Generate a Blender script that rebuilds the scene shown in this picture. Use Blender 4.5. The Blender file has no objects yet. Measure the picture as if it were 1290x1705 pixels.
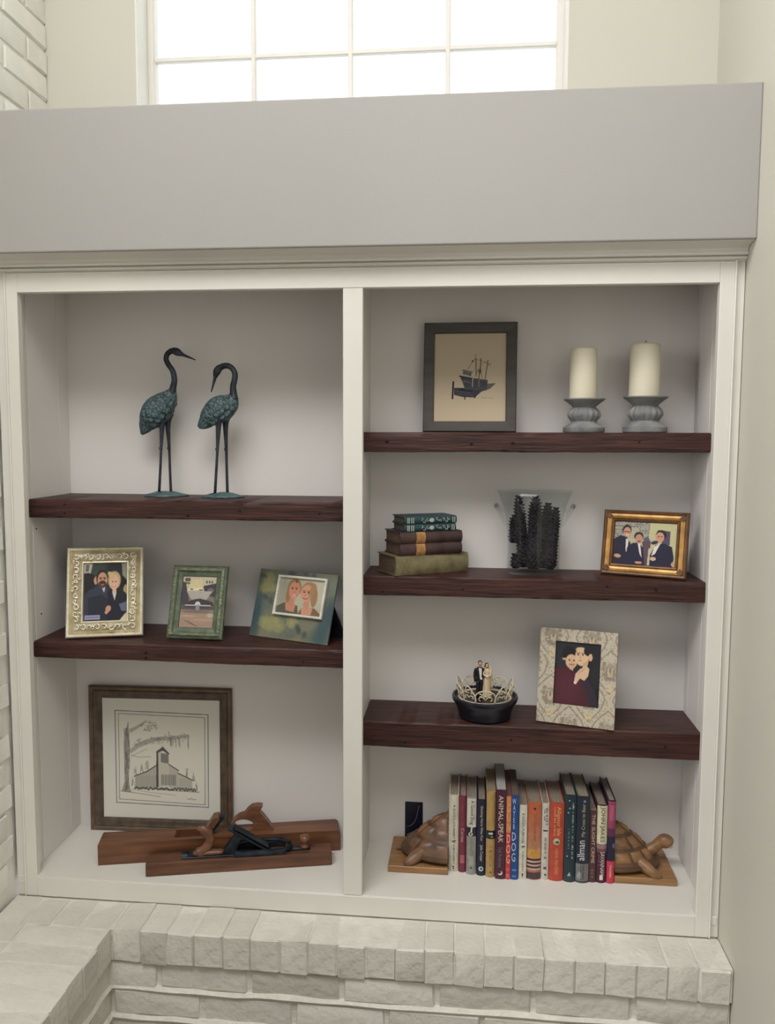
import bpy, bmesh, math, random
import numpy as np
from mathutils import Vector, Matrix
random.seed(7)
C = bpy.context.scene.collection
S = bpy.context.scene
PI = math.pi

# ------------------------------------------------------------------ camera
CAM = (1.0418, -1.8283, 1.0685)
YAW, PITCH, ROLL, FPX = -0.1004, -0.0882, 0.0043, 1368.333
def make_camera():
    cy, sy, cp, sp = math.cos(YAW), math.sin(YAW), math.cos(PITCH), math.sin(PITCH)
    f = Vector((sy*cp, cy*cp, sp)); r = Vector((cy, -sy, 0)); u = r.cross(f)
    cr, sr = math.cos(ROLL), math.sin(ROLL)
    r2 = r*cr + u*sr; u2 = u*cr - r*sr
    m = Matrix(((r2.x, u2.x, -f.x, CAM[0]), (r2.y, u2.y, -f.y, CAM[1]), (r2.z, u2.z, -f.z, CAM[2]), (0, 0, 0, 1)))
    cd = bpy.data.cameras.new('camera'); cd.sensor_fit = 'VERTICAL'; cd.sensor_height = 36
    cd.lens = FPX*36/1705; cd.clip_start = .05; cd.clip_end = 100
    o = bpy.data.objects.new('camera', cd); C.objects.link(o); o.matrix_world = m
    S.camera = o
make_camera()

# ------------------------------------------------------------------ light
w = bpy.data.worlds.new('sky'); S.world = w; w.use_nodes = True
bg = w.node_tree.nodes['Background']
bg.inputs['Color'].default_value = (.95, 0.99, 1.0, 1)
bg.inputs['Strength'].default_value = 1.7
# unseen area lights added and fitted for brightness: overhead, from left, low behind camera
def area(name, loc, aim, sx, sy, watts, col=(1.0, .985, .985)):
    ld = bpy.data.lights.new(name, 'AREA'); ld.shape = 'RECTANGLE'; ld.size = sx; ld.size_y = sy; ld.energy = watts; ld.color = col
    lo = bpy.data.objects.new(name, ld); C.objects.link(lo); lo.location = loc
    lo.rotation_euler = (Vector(aim)-Vector(loc)).to_track_quat('-Z', 'Y').to_euler()
area('added_overhead_light', (.4, -1.5, 3.36), (.8, -.6, 0), 2.4, 1.7, 152)
area('added_left_light', (-2.6, -1.8, 1.6), (1.6, -.6, .8), 2.4, 1.7, 138)
area('added_rear_light', (.9, -3.2, 1.4), (.9, 0, .75), 2.4, 1.7, 8.2)
S.view_settings.view_transform = 'Standard'; S.view_settings.look = 'None'
S.view_settings.exposure = 0.0; S.view_settings.gamma = 1.0
S.view_settings.use_curve_mapping = False

# ------------------------------------------------------------------ materials
def srgb(r, g, b):
    def c(v):
        v /= 255.0
        return v/12.92 if v <= .04045 else ((v+.055)/1.055)**2.4
    return (c(r), c(g), c(b), 1)
def new_mat(name):
    m = bpy.data.materials.new(name); m.use_nodes = True
    return m, m.node_tree.nodes, m.node_tree.links, m.node_tree.nodes['Principled BSDF']
def pmat(name, c1, c2=None, scale=20, stretch=(1, 1, 1), rough=.5, bump=0, bscale=None, metal=0, detail=4, contrast=(.35, .65), kind='noise', spec=.5, bdist=.002):
    """two colours mixed by object-space noise, with relief of the same kind"""
    m, n, l, p = new_mat(name)
    p.inputs['Roughness'].default_value = rough; p.inputs['Metallic'].default_value = metal
    p.inputs['Specular IOR Level'].default_value = spec
    tc = n.new('ShaderNodeTexCoord'); mp = n.new('ShaderNodeMapping')
    mp.inputs['Scale'].default_value = stretch
    l.new(tc.outputs['Object'], mp.inputs['Vector'])
    if c2 is None:
        p.inputs['Base Color'].default_value = c1
    else:
        t = n.new('ShaderNodeTexNoise'); t.inputs['Scale'].default_value = scale; t.inputs['Detail'].default_value = detail
        l.new(mp.outputs['Vector'], t.inputs['Vector'])
        r = n.new('ShaderNodeValToRGB')
        r.color_ramp.elements[0].position = contrast[0]; r.color_ramp.elements[0].color = c1
        r.color_ramp.elements[1].position = contrast[1]; r.color_ramp.elements[1].color = c2
        l.new(t.outputs['Fac'], r.inputs['Fac']); l.new(r.outputs['Color'], p.inputs['Base Color'])
    if bump:
        if kind == 'voronoi':
            b = n.new('ShaderNodeTexVoronoi'); b.inputs['Scale'].default_value = bscale or scale; o = b.outputs['Distance']
        else:
            b = n.new('ShaderNodeTexNoise'); b.inputs['Scale'].default_value = bscale or scale; b.inputs['Detail'].default_value = 5; o = b.outputs['Fac']
        l.new(mp.outputs['Vector'], b.inputs['Vector'])
        bn = n.new('ShaderNodeBump'); bn.inputs['Strength'].default_value = bump; bn.inputs['Distance'].default_value = bdist
        l.new(o, bn.inputs['Height']); l.new(bn.outputs['Normal'], p.inputs['Normal'])
    return m
def print_mat(name, rough=.45):
    m, n, l, p = new_mat(name)
    a = n.new('ShaderNodeVertexColor'); a.layer_name = 'ink'
    l.new(a.outputs['Color'], p.inputs['Base Color']); p.inputs['Roughness'].default_value = rough
    p.inputs['Specular IOR Level'].default_value = .3
    return m
def glass_mat(name, tint=(.96, .98, .97, 1), ior=1.45):
    m, n, l, p = new_mat(name); n.remove(p)
    out = n['Material Output']; t = n.new('ShaderNodeBsdfTransparent'); t.inputs['Color'].default_value = tint
    g = n.new('ShaderNodeBsdfGlossy'); g.inputs['Roughness'].default_value = .02
    lw = n.new('ShaderNodeLayerWeight'); lw.inputs['Blend'].default_value = .5
    pw = n.new('ShaderNodeMath'); pw.operation = 'POWER'; pw.inputs[1].default_value = 4; l.new(lw.outputs['Facing'], pw.inputs[0])
    f = n.new('ShaderNodeMath'); f.operation = 'MULTIPLY_ADD'; f.inputs[1].default_value = .45; f.inputs[2].default_value = .025; l.new(pw.outputs[0], f.inputs[0])
    x = n.new('ShaderNodeMixShader'); l.new(f.outputs[0], x.inputs['Fac']); l.new(t.outputs['BSDF'], x.inputs[1]); l.new(g.outputs['BSDF'], x.inputs[2])
    l.new(x.outputs['Shader'], out.inputs['Surface'])
    return m
_flat = {}
def flat(rgb, rough=.5, metal=0):
    k = (tuple(rgb), rough, metal)
    if k not in _flat:
        _flat[k] = pmat('paint_%d_%d_%d' % tuple(rgb), srgb(*rgb), srgb(*[max(0, v*.9) for v in rgb]), scale=60, rough=rough, metal=metal)
    return _flat[k]

M = {}
M['trim'] = pmat('white_trim_paint', (.72, .70, .645, 1), (.68, .66, .61, 1), scale=3, rough=.42, bump=.05, bscale=40)
M['panel'] = pmat('interior_panel_paint', (.735, .706, .68, 1), (.705, .68, .656, 1), scale=3, rough=.5, bump=.05, bscale=30)
M['wall'] = pmat('cream_wall_paint', (.555, .54, .462, 1), (.54, .525, .452, 1), scale=2, rough=.6, bump=.08, bscale=150)
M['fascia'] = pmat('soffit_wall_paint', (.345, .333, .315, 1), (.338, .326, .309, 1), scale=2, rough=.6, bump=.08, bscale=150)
M['brick'] = pmat('white_painted_brick', (.64, .62, .55, 1), (.58, .565, .505, 1), scale=14, rough=.6, bump=.6, bscale=60, bdist=.006)
M['brick_window_lit'] = pmat('white_painted_brick_window_lit', (.80, .79, .73, 1), (.75, .74, .69, 1), scale=14, rough=.6, bump=.4, bscale=60, bdist=.005)  # same white paint as the hearth; window brightening put into the colour
M['mortar'] = pmat('painted_mortar', (.70, .685, .61, 1), (.62, .60, .54, 1), scale=20, rough=.7, bump=.6, bscale=80, bdist=.005)
M['shelf'] = pmat('dark_reclaimed_wood', srgb(38, 22, 20), srgb(82, 48, 42), scale=9, stretch=(1, 9, 14), rough=.5, bump=.5, bscale=14, detail=8, contrast=(.3, .75), bdist=.004, spec=.35)
M['nail'] = pmat('nail_hole_black', (.004, .003, .004, 1), rough=.9)
M['verdigris'] = pmat('verdigris_bronze', srgb(54, 74, 78), srgb(86, 112, 112), scale=70, rough=.55, bump=.4, bscale=110, metal=.1, contrast=(.3, .7), bdist=.002)
def scale_mat():
    m, n, l, p = new_mat('verdigris_scales'); p.inputs['Roughness'].default_value = .55; p.inputs['Metallic'].default_value = .1
    tc = n.new('ShaderNodeTexCoord'); v = n.new('ShaderNodeTexVoronoi'); v.feature = 'DISTANCE_TO_EDGE'; v.inputs['Scale'].default_value = 95
    l.new(tc.outputs['Object'], v.inputs['Vector']); r = n.new('ShaderNodeValToRGB')
    r.color_ramp.elements[0].position = .02; r.color_ramp.elements[0].color = srgb(34, 50, 57); r.color_ramp.elements[1].position = .16; r.color_ramp.elements[1].color = srgb(76, 101, 104)
    l.new(v.outputs['Distance'], r.inputs['Fac'])
    t = n.new('ShaderNodeTexNoise'); t.inputs['Scale'].default_value = 45; l.new(tc.outputs['Object'], t.inputs['Vector'])
    x = n.new('ShaderNodeMix'); x.data_type = 'RGBA'; x.blend_type = 'MULTIPLY'; x.inputs[0].default_value = .55
    l.new(r.outputs['Color'], x.inputs[6]); l.new(t.outputs['Fac'], x.inputs[7]); 
    g = n.new('ShaderNodeGamma'); g.inputs[1].default_value = .85; l.new(x.outputs[2], g.inputs[0]); l.new(g.outputs[0], p.inputs['Base Color'])
    b = n.new('ShaderNodeBump'); b.inputs['Strength'].default_value = .7; b.inputs['Distance'].default_value = .002
    l.new(v.outputs['Distance'], b.inputs['Height']); l.new(b.outputs['Normal'], p.inputs['Normal'])
    return m
M['scales'] = scale_mat()
M['bronze'] = pmat('dark_bronze', srgb(28, 30, 40), srgb(52, 62, 72), scale=40, rough=.45, metal=.25, bump=.2, bscale=90)
M['panelled'] = pmat('greige_room_paint', (.30, .28, .25, 1), (.28, .26, .235, 1), scale=2, rough=.7)
M['floor'] = pmat('oak_floor', srgb(74, 56, 42), srgb(56, 42, 32), scale=4, stretch=(1, 8, 1), rough=.5)
M['candle'] = pmat('ivory_wax', srgb(222, 214, 192), srgb(214, 206, 184), scale=12, rough=.5)
M['stone'] = pmat('grey_distressed_paint', srgb(104, 106, 108), srgb(138, 138, 136), scale=25, rough=.7, bump=.5, bscale=60, contrast=(.3, .6))
M['wick'] = flat((30, 26, 24), .9)
M['dark_frame'] = pmat('dark_grey_brown_frame', srgb(62, 56, 52), srgb(74, 68, 62), scale=8, stretch=(1, 1, 6), rough=.45, bump=.1)
M['walnut'] = pmat('walnut_frame', srgb(66, 54, 44), srgb(92, 78, 64), scale=10, stretch=(4, 1, 4), rough=.45, bump=.2, bscale=30)
M['walnut_edge'] = pmat('walnut_frame_outer_edge', srgb(84, 66, 52), srgb(108, 86, 66), scale=10, stretch=(4, 1, 4), rough=.4)
M['silver'] = pmat('champagne_silver', srgb(222, 214, 186), srgb(244, 239, 222), scale=30, rough=.36, metal=.45, bump=.1, bscale=70)
M['silver_shaded'] = pmat('shaded_champagne_silver', srgb(186, 173, 140), srgb(214, 203, 170), scale=40, rough=.4, metal=.35, bump=.2)  # darker tan puts the relief's recess shade into the moulding colour
M['green'] = pmat('green_distressed_frame', srgb(72, 84, 68), srgb(104, 114, 92), scale=50, rough=.5, bump=.5, bscale=90, contrast=(.35, .7))
M['green_gilt'] = pmat('pale_green_gilt', srgb(88, 100, 78), srgb(130, 134, 104), scale=90, rough=.45, bump=.6, bscale=120)
M['gold'] = pmat('antique_gold', srgb(164, 120, 62), srgb(196, 152, 88), scale=40, rough=.4, metal=.35, bump=.2)
M['gold_dark'] = pmat('bronze_gilt_edge', srgb(80, 54, 32), srgb(112, 76, 42), scale=40, rough=.45, metal=.25)
M['easel'] = pmat('navy_velvet_back', srgb(14, 15, 30), srgb(20, 20, 36), scale=30, rough=.9)
M['matboard'] = pmat('cream_mat_board', srgb(206, 200, 186), srgb(198, 192, 176), scale=20, rough=.8)
M['print'] = print_mat('printed_paper')
M['print_matte'] = print_mat('printed_paper_matte', .8)
M['glass'] = glass_mat('clear_glass', (.955, .97, .97, 1))
M['pane'] = glass_mat('window_glass', (.97, .98, .98, 1))
M['cone'] = pmat('dried_cone_scales', srgb(17, 16, 27), srgb(42, 36, 46), scale=120, rough=.8, bump=1, bscale=150, kind='voronoi', bdist=.006)
M['pages'] = pmat('aged_page_edges', srgb(150, 138, 122), srgb(118, 106, 94), scale=30, stretch=(40, 1, 1), rough=.9)
M['pages_dark'] = pmat('brown_page_edges', srgb(112, 92, 74), srgb(84, 68, 56), scale=30, stretch=(40, 1, 1), rough=.9)
M['pages_grey'] = pmat('grey_page_edges', srgb(170, 168, 164), srgb(150, 148, 144), scale=30, stretch=(40, 1, 1), rough=.9)
M['plane_wood'] = pmat('red_brown_beech', srgb(84, 53, 36), srgb(120, 78, 51), scale=7, stretch=(1, 9, 9), rough=.42, bump=.25, bscale=14, detail=7)
M['plane_wood2'] = pmat('worn_red_beech', srgb(76, 48, 34), srgb(110, 71, 48), scale=7, stretch=(1, 9, 9), rough=.42, bump=.25, bscale=14, detail=7)
M['tote'] = pmat('polished_tote_wood', srgb(92, 60, 42), srgb(118, 78, 55), scale=10, stretch=(3, 1, 9), rough=.38)
M['iron'] = pmat('blued_black_iron', srgb(18, 24, 32), srgb(40, 50, 58), scale=50, rough=.45, metal=.5, bump=.2)
M['turtle'] = pmat('carved_hardwood', srgb(112, 82, 54), srgb(150, 112, 72), scale=8, stretch=(3, 6, 6), rough=.42, bump=.15, bscale=20, detail=7)
M['turtle_dark'] = pmat('dark_streaked_hardwood', srgb(78, 62, 54), srgb(146, 106, 74), scale=7, stretch=(2, 5, 5), rough=.42, bump=.15, bscale=20, detail=7)
M['turtle_groove'] = pmat('dark_carved_grooves', srgb(74, 52, 36), srgb(104, 74, 48), scale=8, stretch=(3, 6, 6), rough=.5)
M['turtle_base'] = pmat('pale_hardwood_base', srgb(134, 98, 62), srgb(160, 120, 78), scale=8, stretch=(1, 8, 8), rough=.45)
M['navy'] = pmat('deep_navy_lacquer', srgb(13, 14, 34), srgb(18, 20, 42), scale=20, rough=.35)
M['ebony'] = pmat('navy_black_lacquer', srgb(12, 13, 26), srgb(22, 24, 36), scale=20, rough=.35)
M['lace'] = pmat('cream_lace_wire', srgb(214, 202, 176), srgb(190, 176, 150), scale=60, rough=.55)
M['black_suit'] = flat((16, 15, 24), .6)
M['white_cloth'] = flat((226, 220, 208), .6)
M['gown'] = pmat('ivory_gown', srgb(216, 196, 164), srgb(190, 168, 136), scale=60, stretch=(3, 3, .4), rough=.6)
M['skin'] = flat((206, 160, 128), .5)
M['hair'] = flat((46, 32, 26), .6)

# ------------------------------------------------------------------ mesh helpers
def BM(): return bmesh.new()
def box(bm, x0, x1, y0, y1, z0, z1, bev=0, seg=1, rot=None, at=(0, 0, 0)):
    r = bmesh.ops.create_cube(bm, size=1); vs = r['verts']
    for v in vs:
        v.co = Vector((x0+(x1-x0)*(v.co.x+.5), y0+(y1-y0)*(v.co.y+.5), z0+(z1-z0)*(v.co.z+.5)))
    if bev:
        es = list({e for v in vs for e in v.link_edges})
        g = bmesh.ops.bevel(bm, geom=es, offset=bev, segments=seg, profile=.5, affect='EDGES')
        vs = list({v for f in g['faces'] for v in f.verts} | {v for v in vs if v.is_valid})
    if rot is not None:
        for v in vs: v.co = rot @ v.co
    for v in vs: v.co += Vector(at)
    return vs
def lathe(bm, prof, n=32, cx=0, cy=0, mod=None, ell=1.0, caps=True):
    rows = []
    for (r, z) in prof:
        row = []
        for k in range(n):
            a = 2*PI*k/n
            rr = r*(mod(a, z) if mod else 1)
            row.append(bm.verts.new((cx+rr*math.cos(a), cy+rr*math.sin(a)*ell, z)))
        rows.append(row)
    for i in range(len(rows)-1):
        for k in range(n):
            bm.faces.new((rows[i][k], rows[i][(k+1) % n], rows[i+1][(k+1) % n], rows[i+1][k]))
    if caps and prof[0][0] > 1e-5: bm.faces.new(list(reversed(rows[0])))
    if caps and prof[-1][0] > 1e-5: bm.faces.new(rows[-1])
    return [v for r in rows for v in r]
def smooth_path(pts, k=4):
    """Catmull-Rom through tuples of any length"""
    P = [np.array(p, float) for p in pts]; out = []
    for i in range(len(P)-1):
        p0, p1, p2, p3 = P[max(i-1, 0)], P[i], P[i+1], P[min(i+2, len(P)-1)]
        for j in range(k):
            t = j/k
            out.append(.5*((2*p1)+(-p0+p2)*t+(2*p0-5*p1+4*p2-p3)*t*t+(-p0+3*p1-3*p2+p3)*t**3))
    out.append(P[-1]); return out
def tube(bm, pts, n=8, k=3, ysc=1.0, closed=False, cap=True):
    """pts: (x,y,z,r); round section swept along a smoothed path; ysc flattens it in y"""
    q = smooth_path(list(pts)+([pts[0]] if closed else []), k) if k > 1 else [np.array(p, float) for p in pts]
    if closed: q = q[:-1]
    m = len(q); rows = []; ref = Vector((0, 1, 0)); last = None
    for i in range(m):
        if closed: d = q[(i+1) % m][:3]-q[i-1][:3]
        else: d = q[min(i+1, m-1)][:3]-q[max(i-1, 0)][:3]
        d = Vector(d)
        if d.length < 1e-9: d = Vector((0, 0, 1))
        d.normalize()
        a = ref - d*ref.dot(d)
        if a.length < .2:
            a = (last if last else Vector((1, 0, 0))); a = a - d*a.dot(d)
        a.normalize(); last = a; b = d.cross(a)
        c = Vector(q[i][:3]); r = max(q[i][3], 1e-5)
        rows.append([bm.verts.new(c + (a*math.cos(2*PI*j/n)*ysc + b*math.sin(2*PI*j/n))*r) for j in range(n)])
    for i in range(m if closed else m-1):
        A, B = rows[i], rows[(i+1) % m]
        for j in range(n): bm.faces.new((A[j], A[(j+1) % n], B[(j+1) % n], B[j]))
    if cap and not closed:
        bm.faces.new(list(reversed(rows[0]))); bm.faces.new(rows[-1])
    return [v for r in rows for v in r]
def prism(bm, poly, y0, y1):
    """polygon in x,z extruded along y"""
    a = [bm.verts.new((x, y0, z)) for x, z in poly]; b = [bm.verts.new((x, y1, z)) for x, z in poly]
    bm.faces.new(a); bm.faces.new(list(reversed(b))); n = len(poly)
    for i in range(n): bm.faces.new((a[i], b[i], b[(i+1) % n], a[(i+1) % n]))
    return a+b
def ball(bm, c, r, n=16, m=10, sc=(1, 1, 1)):
    g = bmesh.ops.create_uvsphere(bm, u_segments=n, v_segments=m, radius=r)
    for v in g['verts']: v.co = Vector((v.co.x*sc[0], v.co.y*sc[1], v.co.z*sc[2])) + Vector(c)
    return g['verts']
def ring_frame(bm, wd, ht, prof, x0=0, z0=0):
    """rectangular moulding: prof = [(inset, y)], swept round the rectangle centred on x0 standing on z0"""
    loops = []
    for d, y in prof:
        x, a, b = wd/2-d, z0+d, z0+ht-d
        loops.append([bm.verts.new((x0+sx, y, z)) for sx, z in ((-x, a), (x, a), (x, b), (-x, b))])
    for i in range(len(loops)-1):
        for j in range(4): bm.faces.new((loops[i][j], loops[i][(j+1) % 4], loops[i+1][(j+1) % 4], loops[i+1][j]))
    return loops
def link(name, bm, mat, parent=None, smooth=False, loc=None, rot=None, **props):
    if isinstance(bm, bmesh.types.BMesh):
        bmesh.ops.recalc_face_normals(bm, faces=bm.faces)
        me = bpy.data.meshes.new(name); bm.to_mesh(me); bm.free()
        if smooth:
            me.shade_smooth()
            if smooth != 'all': me.set_sharp_from_angle(angle=math.radians(38))
        me.materials.append(mat)
    else: me = bm
    o = bpy.data.objects.new(name, me); C.objects.link(o)
    if parent is not None: o.parent = parent
    if loc: o.location = loc
    if rot: o.rotation_euler = rot
    for k, v in props.items(): o[k] = v
    return o
def thing(name, label, cat, loc=(0, 0, 0), rot=(0, 0, 0), group=None):
    o = bpy.data.objects.new(name, None); C.objects.link(o); o.empty_display_size = .05
    o.location = loc; o.rotation_euler = rot; o['label'] = label; o['category'] = cat
    if group: o['group'] = group
    return o
def struct(name, bm, mat, **k): return link(name, bm, mat, kind='structure', **k)

# ------------------------------------------------------------------ ink: small raster prints on real flat sheets
class Ink:
    def __init__(s, w, h, bg):
        s.w, s.h = w, h; s.a = np.zeros((h, w, 3)); s.a[:] = np.array(bg)/255.
        s.X, s.Y = np.meshgrid((np.arange(w)+.5)/w, (np.arange(h)+.5)/h)      # unit frame, y down
        s.px = 1./w
    def mix(s, al, c): s.a = s.a*(1-al[..., None]) + np.array(c)/255.*al[..., None]
    def grad(s, c0, c1):
        t = s.Y[..., None]; s.a = np.array(c0)/255.*(1-t) + np.array(c1)/255.*t
    def ell(s, cx, cy, rx, ry, c, soft=.15, rot=0, al=1):
        x, y = s.X-cx, s.Y-cy; ca, sa = math.cos(rot), math.sin(rot)
        d = np.hypot((x*ca+y*sa)/rx, (-x*sa+y*ca)/ry)
        s.mix(np.clip((1-d)/soft+.5, 0, 1)*al, c)
    def poly(s, pts, c, al=1):
        ins = np.zeros_like(s.X)
        for ox, oy in ((-.25, -.25), (.25, -.25), (-.25, .25), (.25, .25)):
            X, Y = s.X+ox/s.w, s.Y+oy/s.h; k = np.zeros(X.shape, bool)
            for i in range(len(pts)):
                (x1, y1), (x2, y2) = pts[i], pts[(i+1) % len(pts)]
                if y1 == y2: continue
                k ^= ((y1 > Y) != (y2 > Y)) & (X < (x2-x1)*(Y-y1)/(y2-y1)+x1)
            ins += k*.25
        s.mix(ins*al, c)
    def line(s, pts, wd, c, al=1):
        asp = s.h/s.w
        for (x1, y1), (x2, y2) in zip(pts[:-1], pts[1:]):
            dx, dy = x2-x1, (y2-y1)*asp; L = dx*dx+dy*dy+1e-12
            t = np.clip(((s.X-x1)*dx+(s.Y-y1)*asp*dy)/L, 0, 1)
            d = np.hypot(s.X-x1-t*dx, (s.Y-y1)*asp-t*dy)
            s.mix(np.clip((wd/2-d)/s.px+.5, 0, 1)*al, c)
    def speck(s, amt, seed=1):
        r = np.random.RandomState(seed); s.a = np.clip(s.a*(1+amt*(r.rand(s.h, s.w, 1)-.5)), 0, 1)
    def sheet(s, name, parent, wd, ht, mat, x0=0, z0=0, y=0, hole=None, **props):
        w, h = s.w, s.h
        a = np.where(s.a <= .04045, s.a/12.92, ((s.a+.055)/1.055)**2.4)
        xs = x0-wd/2+wd*np.arange(w+1)/w; zs = z0+ht-ht*np.arange(h+1)/h
        vs = [(float(x), y, float(z)) for z in zs for x in xs]; W = w+1; fs = []; cols = []
        for j in range(h):
            for i in range(w):
                if hole and hole(( i+.5)/w, (j+.5)/h): continue
                fs.append((j*W+i, (j+1)*W+i, (j+1)*W+i+1, j*W+i+1)); cols.append(a[j, i])
        me = bpy.data.meshes.new(name); me.from_pydata(vs, [], fs)
        at = me.color_attributes.new('ink', 'FLOAT_COLOR', 'CORNER')
        cc = np.ones((len(fs), 4, 4)); cc[:, :, :3] = np.array(cols)[:, None, :]
        at.data.foreach_set('color', cc.ravel()); me.materials.append(mat)
        return link(name, me, mat, parent, **props)

# ------------------------------------------------------------------ lettering
def text_part(name, body, parent, mat, cx, cz, wd, ht, y, mode='down', lead=1.0, font_space=1.0):
    """lettering as a thin mesh filling the box wd x ht (in spine x, z)"""
    cu = bpy.data.curves.new('lettering', 'FONT'); cu.body = body; cu.align_x = 'CENTER'; cu.space_line = lead; cu.resolution_u = 2
    cu.space_character = font_space
    t = bpy.data.objects.new('lettering', cu)
    me = bpy.data.meshes.new_from_object(t); bpy.data.objects.remove(t)
    co = np.empty(len(me.vertices)*3); me.vertices.foreach_get('co', co); co = co.reshape(-1, 3)
    x, z = co[:, 0].copy(), co[:, 1].copy()
    if mode == 'down': x, z = z, -x
    elif mode == 'up': x, z = -z, x
    x = (x-(x.min()+x.max())/2)*wd/max(np.ptp(x), 1e-6)+cx; z = (z-(z.min()+z.max())/2)*ht/max(np.ptp(z), 1e-6)+cz
    me.vertices.foreach_set('co', np.stack([x, np.full_like(x, y), z], 1).ravel()); me.name = name
    me.materials.clear(); me.materials.append(mat); me.update()
    o = link(name, me, mat, parent)
    return o
def dashes(name, parent, mat, cx, z1, z0, wd, y, seed, n=None, fill=.65):
    """worn print too small to read: short bars down a spine"""
    r = random.Random(seed); bm = BM(); z = z1
    while z > z0:
        h = r.uniform(.0012, .0026)
        if r.random() < fill:
            a = wd*r.uniform(.6, 1)
            box(bm, cx-a/2, cx+a/2, y-.0001, y, z-h, z)
        z -= h+r.uniform(.0009, .0018)
    return link(name, bm, mat, parent, kind='stuff')

# ================================================================== THE SETTING
XL, XR, D, ZT = -.053, 1.6125, .2766, 1.40
FB, FT, FY = 1.4769, 1.7822, -.0567
HZ, HF = -.0508, -.113
bm = BM(); box(bm, -3.5, 4.5, -5, .35, -.50, -.47); struct('floor', bm, M['floor'])
bm = BM(); box(bm, -3.5, 4.5, -5.12, -5, -.47, 3.4); struct('wall_rear', bm, M['panelled'])
bm = BM(); box(bm, -3.62, -3.5, -5, .4, -.47, 3.4); struct('wall_far_left', bm, M['wall'])
bm = BM(); box(bm, 4.5, 4.62, -5, .4, -.47, 3.4); struct('wall_far_right', bm, M['wall'])
bm = BM(); box(bm, -3.62, 4.62, -5.12, .42, 3.4, 3.5); struct('ceiling', bm, M['wall'])
bm = BM(); box(bm, XR, XR+.12, -2.4, .40, -.47, 3.4); struct('wall_right', bm, M['wall'])
# back wall with the high window: four pieces round the opening
WX0, WX1, WZ0, WZ1 = .183, 1.2625, 1.80, 2.62
bm = BM()
box(bm, XL-.1, WX0, D, D+.12, FT-.3, 3.4); box(bm, WX1, XR, D, D+.12, FT-.3, 3.4)
box(bm, WX0, WX1, D, D+.12, FT-.3, WZ0); box(bm, WX0, WX1, D, D+.12, WZ1, 3.4)
struct('wall_back', bm, M['wall'])
# soffit box over the bookcase, its ledge on top
bm = BM(); box(bm, XL-.02, XR, FY, D-.002, FB, FT, bev=.003, seg=2); struct('wall_front', bm, M['fascia'])
# window
win = bpy.data.objects.new('window_1', None); C.objects.link(win); win['kind'] = 'structure'; win.location = (0, D+.07, 0)
bm = BM(); ring_frame(bm, WX1-WX0, WZ1-WZ0, [(0, .03), (0, 0), (.018, 0), (.018, .006), (.021, .008), (.021, .03)], (WX0+WX1)/2, WZ0)
link('window_frame', bm, M['trim'], win)
bm = BM(); box(bm, WX0-.0005, WX0+.004, -.0705, -.0005, WZ0, WZ1); box(bm, WX1-.004, WX1+.0005, -.0705, -.0005, WZ0, WZ1); box(bm, WX0, WX1, -.0705, -.0005, WZ0-.0005, WZ0+.004); box(bm, WX0, WX1, -.0705, -.0005, WZ1-.004, WZ1+.0005)
link('window_jamb', bm, M['trim'], win)
vx = [.4673, .7214, .9711]; hz = [2.057, 2.31]
for x in vx:
    bm = BM(); box(bm, x-.006, x+.006, .004, .022, WZ0+.02, WZ1-.02, bev=.002); link('muntin', bm, M['trim'], win)
for z in hz:
    bm = BM(); box(bm, WX0+.02, WX1-.02, .005, .021, z-.006, z+.006, bev=.002); link('muntin', bm, M['trim'], win)
ex = [WX0+.021]+vx+[WX1-.021]; ez = [WZ0+.021]+hz+[WZ1-.021]
for i in range(4):
    for j in range(3):
        bm = BM(); box(bm, ex[i], ex[i+1], .012, .015, ez[j], ez[j+1]); link('pane', bm, M['pane'], win)

# ---- brick pieces
_bv = {}
def brick_mesh(lx, ly, lz, var, m):
    key = (round(lx, 3), round(ly, 3), round(lz, 3), var, m)
    if key not in _bv:
        r = random.Random(int(lx*1000)*7+int(ly*1000)*13+int(lz*1000)*17+var); bm = BM()
        box(bm, -lx/2, lx/2, -ly/2, ly/2, -lz/2, lz/2, bev=.0028, seg=1)
        for v in bm.verts: v.co += Vector([r.uniform(-.0019, .0019) for _ in range(3)])
        bmesh.ops.recalc_face_normals(bm, faces=bm.faces)
        me = bpy.data.meshes.new('brick'); bm.to_mesh(me); bm.free(); me.materials.append(M[m])
        me.shade_smooth(); me.set_sharp_from_angle(angle=math.radians(30)); _bv[key] = me
    return _bv[key]
def brick(parent, c, lx, ly, lz, j=.0012, m='brick'):
    o = bpy.data.objects.new('brick', brick_mesh(lx, ly, lz, random.randrange(5), m)); C.objects.link(o); o.parent = parent
    o.location = (c[0]+random.uniform(-j, j), c[1]+random.uniform(-j, j), c[2]+random.uniform(-j, j))
    o.rotation_euler = [random.uniform(-.008, .008) for _ in range(3)]
# left wall of painted brick, running away from the bookcase
bm = BM(); box(bm, XL-.12, XL-.0075, -.85, .40, -.47, 3.4)
wl = struct('wall_left', bm, M['brick_window_lit'])
P = .0628
def left_course(k, y_from, y_to):
    z = .2335 - P*k - P/2 + .0
    off = .0 if k % 2 else .105
    y = .18-off
    while y > y_from: y -= .205
    while y < y_to:
        a, b = max(y+.005, y_from), min(y+.20, y_to)
        if b-a > .02: brick(wl, (XL-.0115, (a+b)/2, z), .02, b-a, P-.008, .0008, 'brick_window_lit')
        y += .205
for k in range(-19, 4): left_course(k, -.62, -.002)
for k in range(-38, -24): left_course(k, -.30, D)

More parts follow.
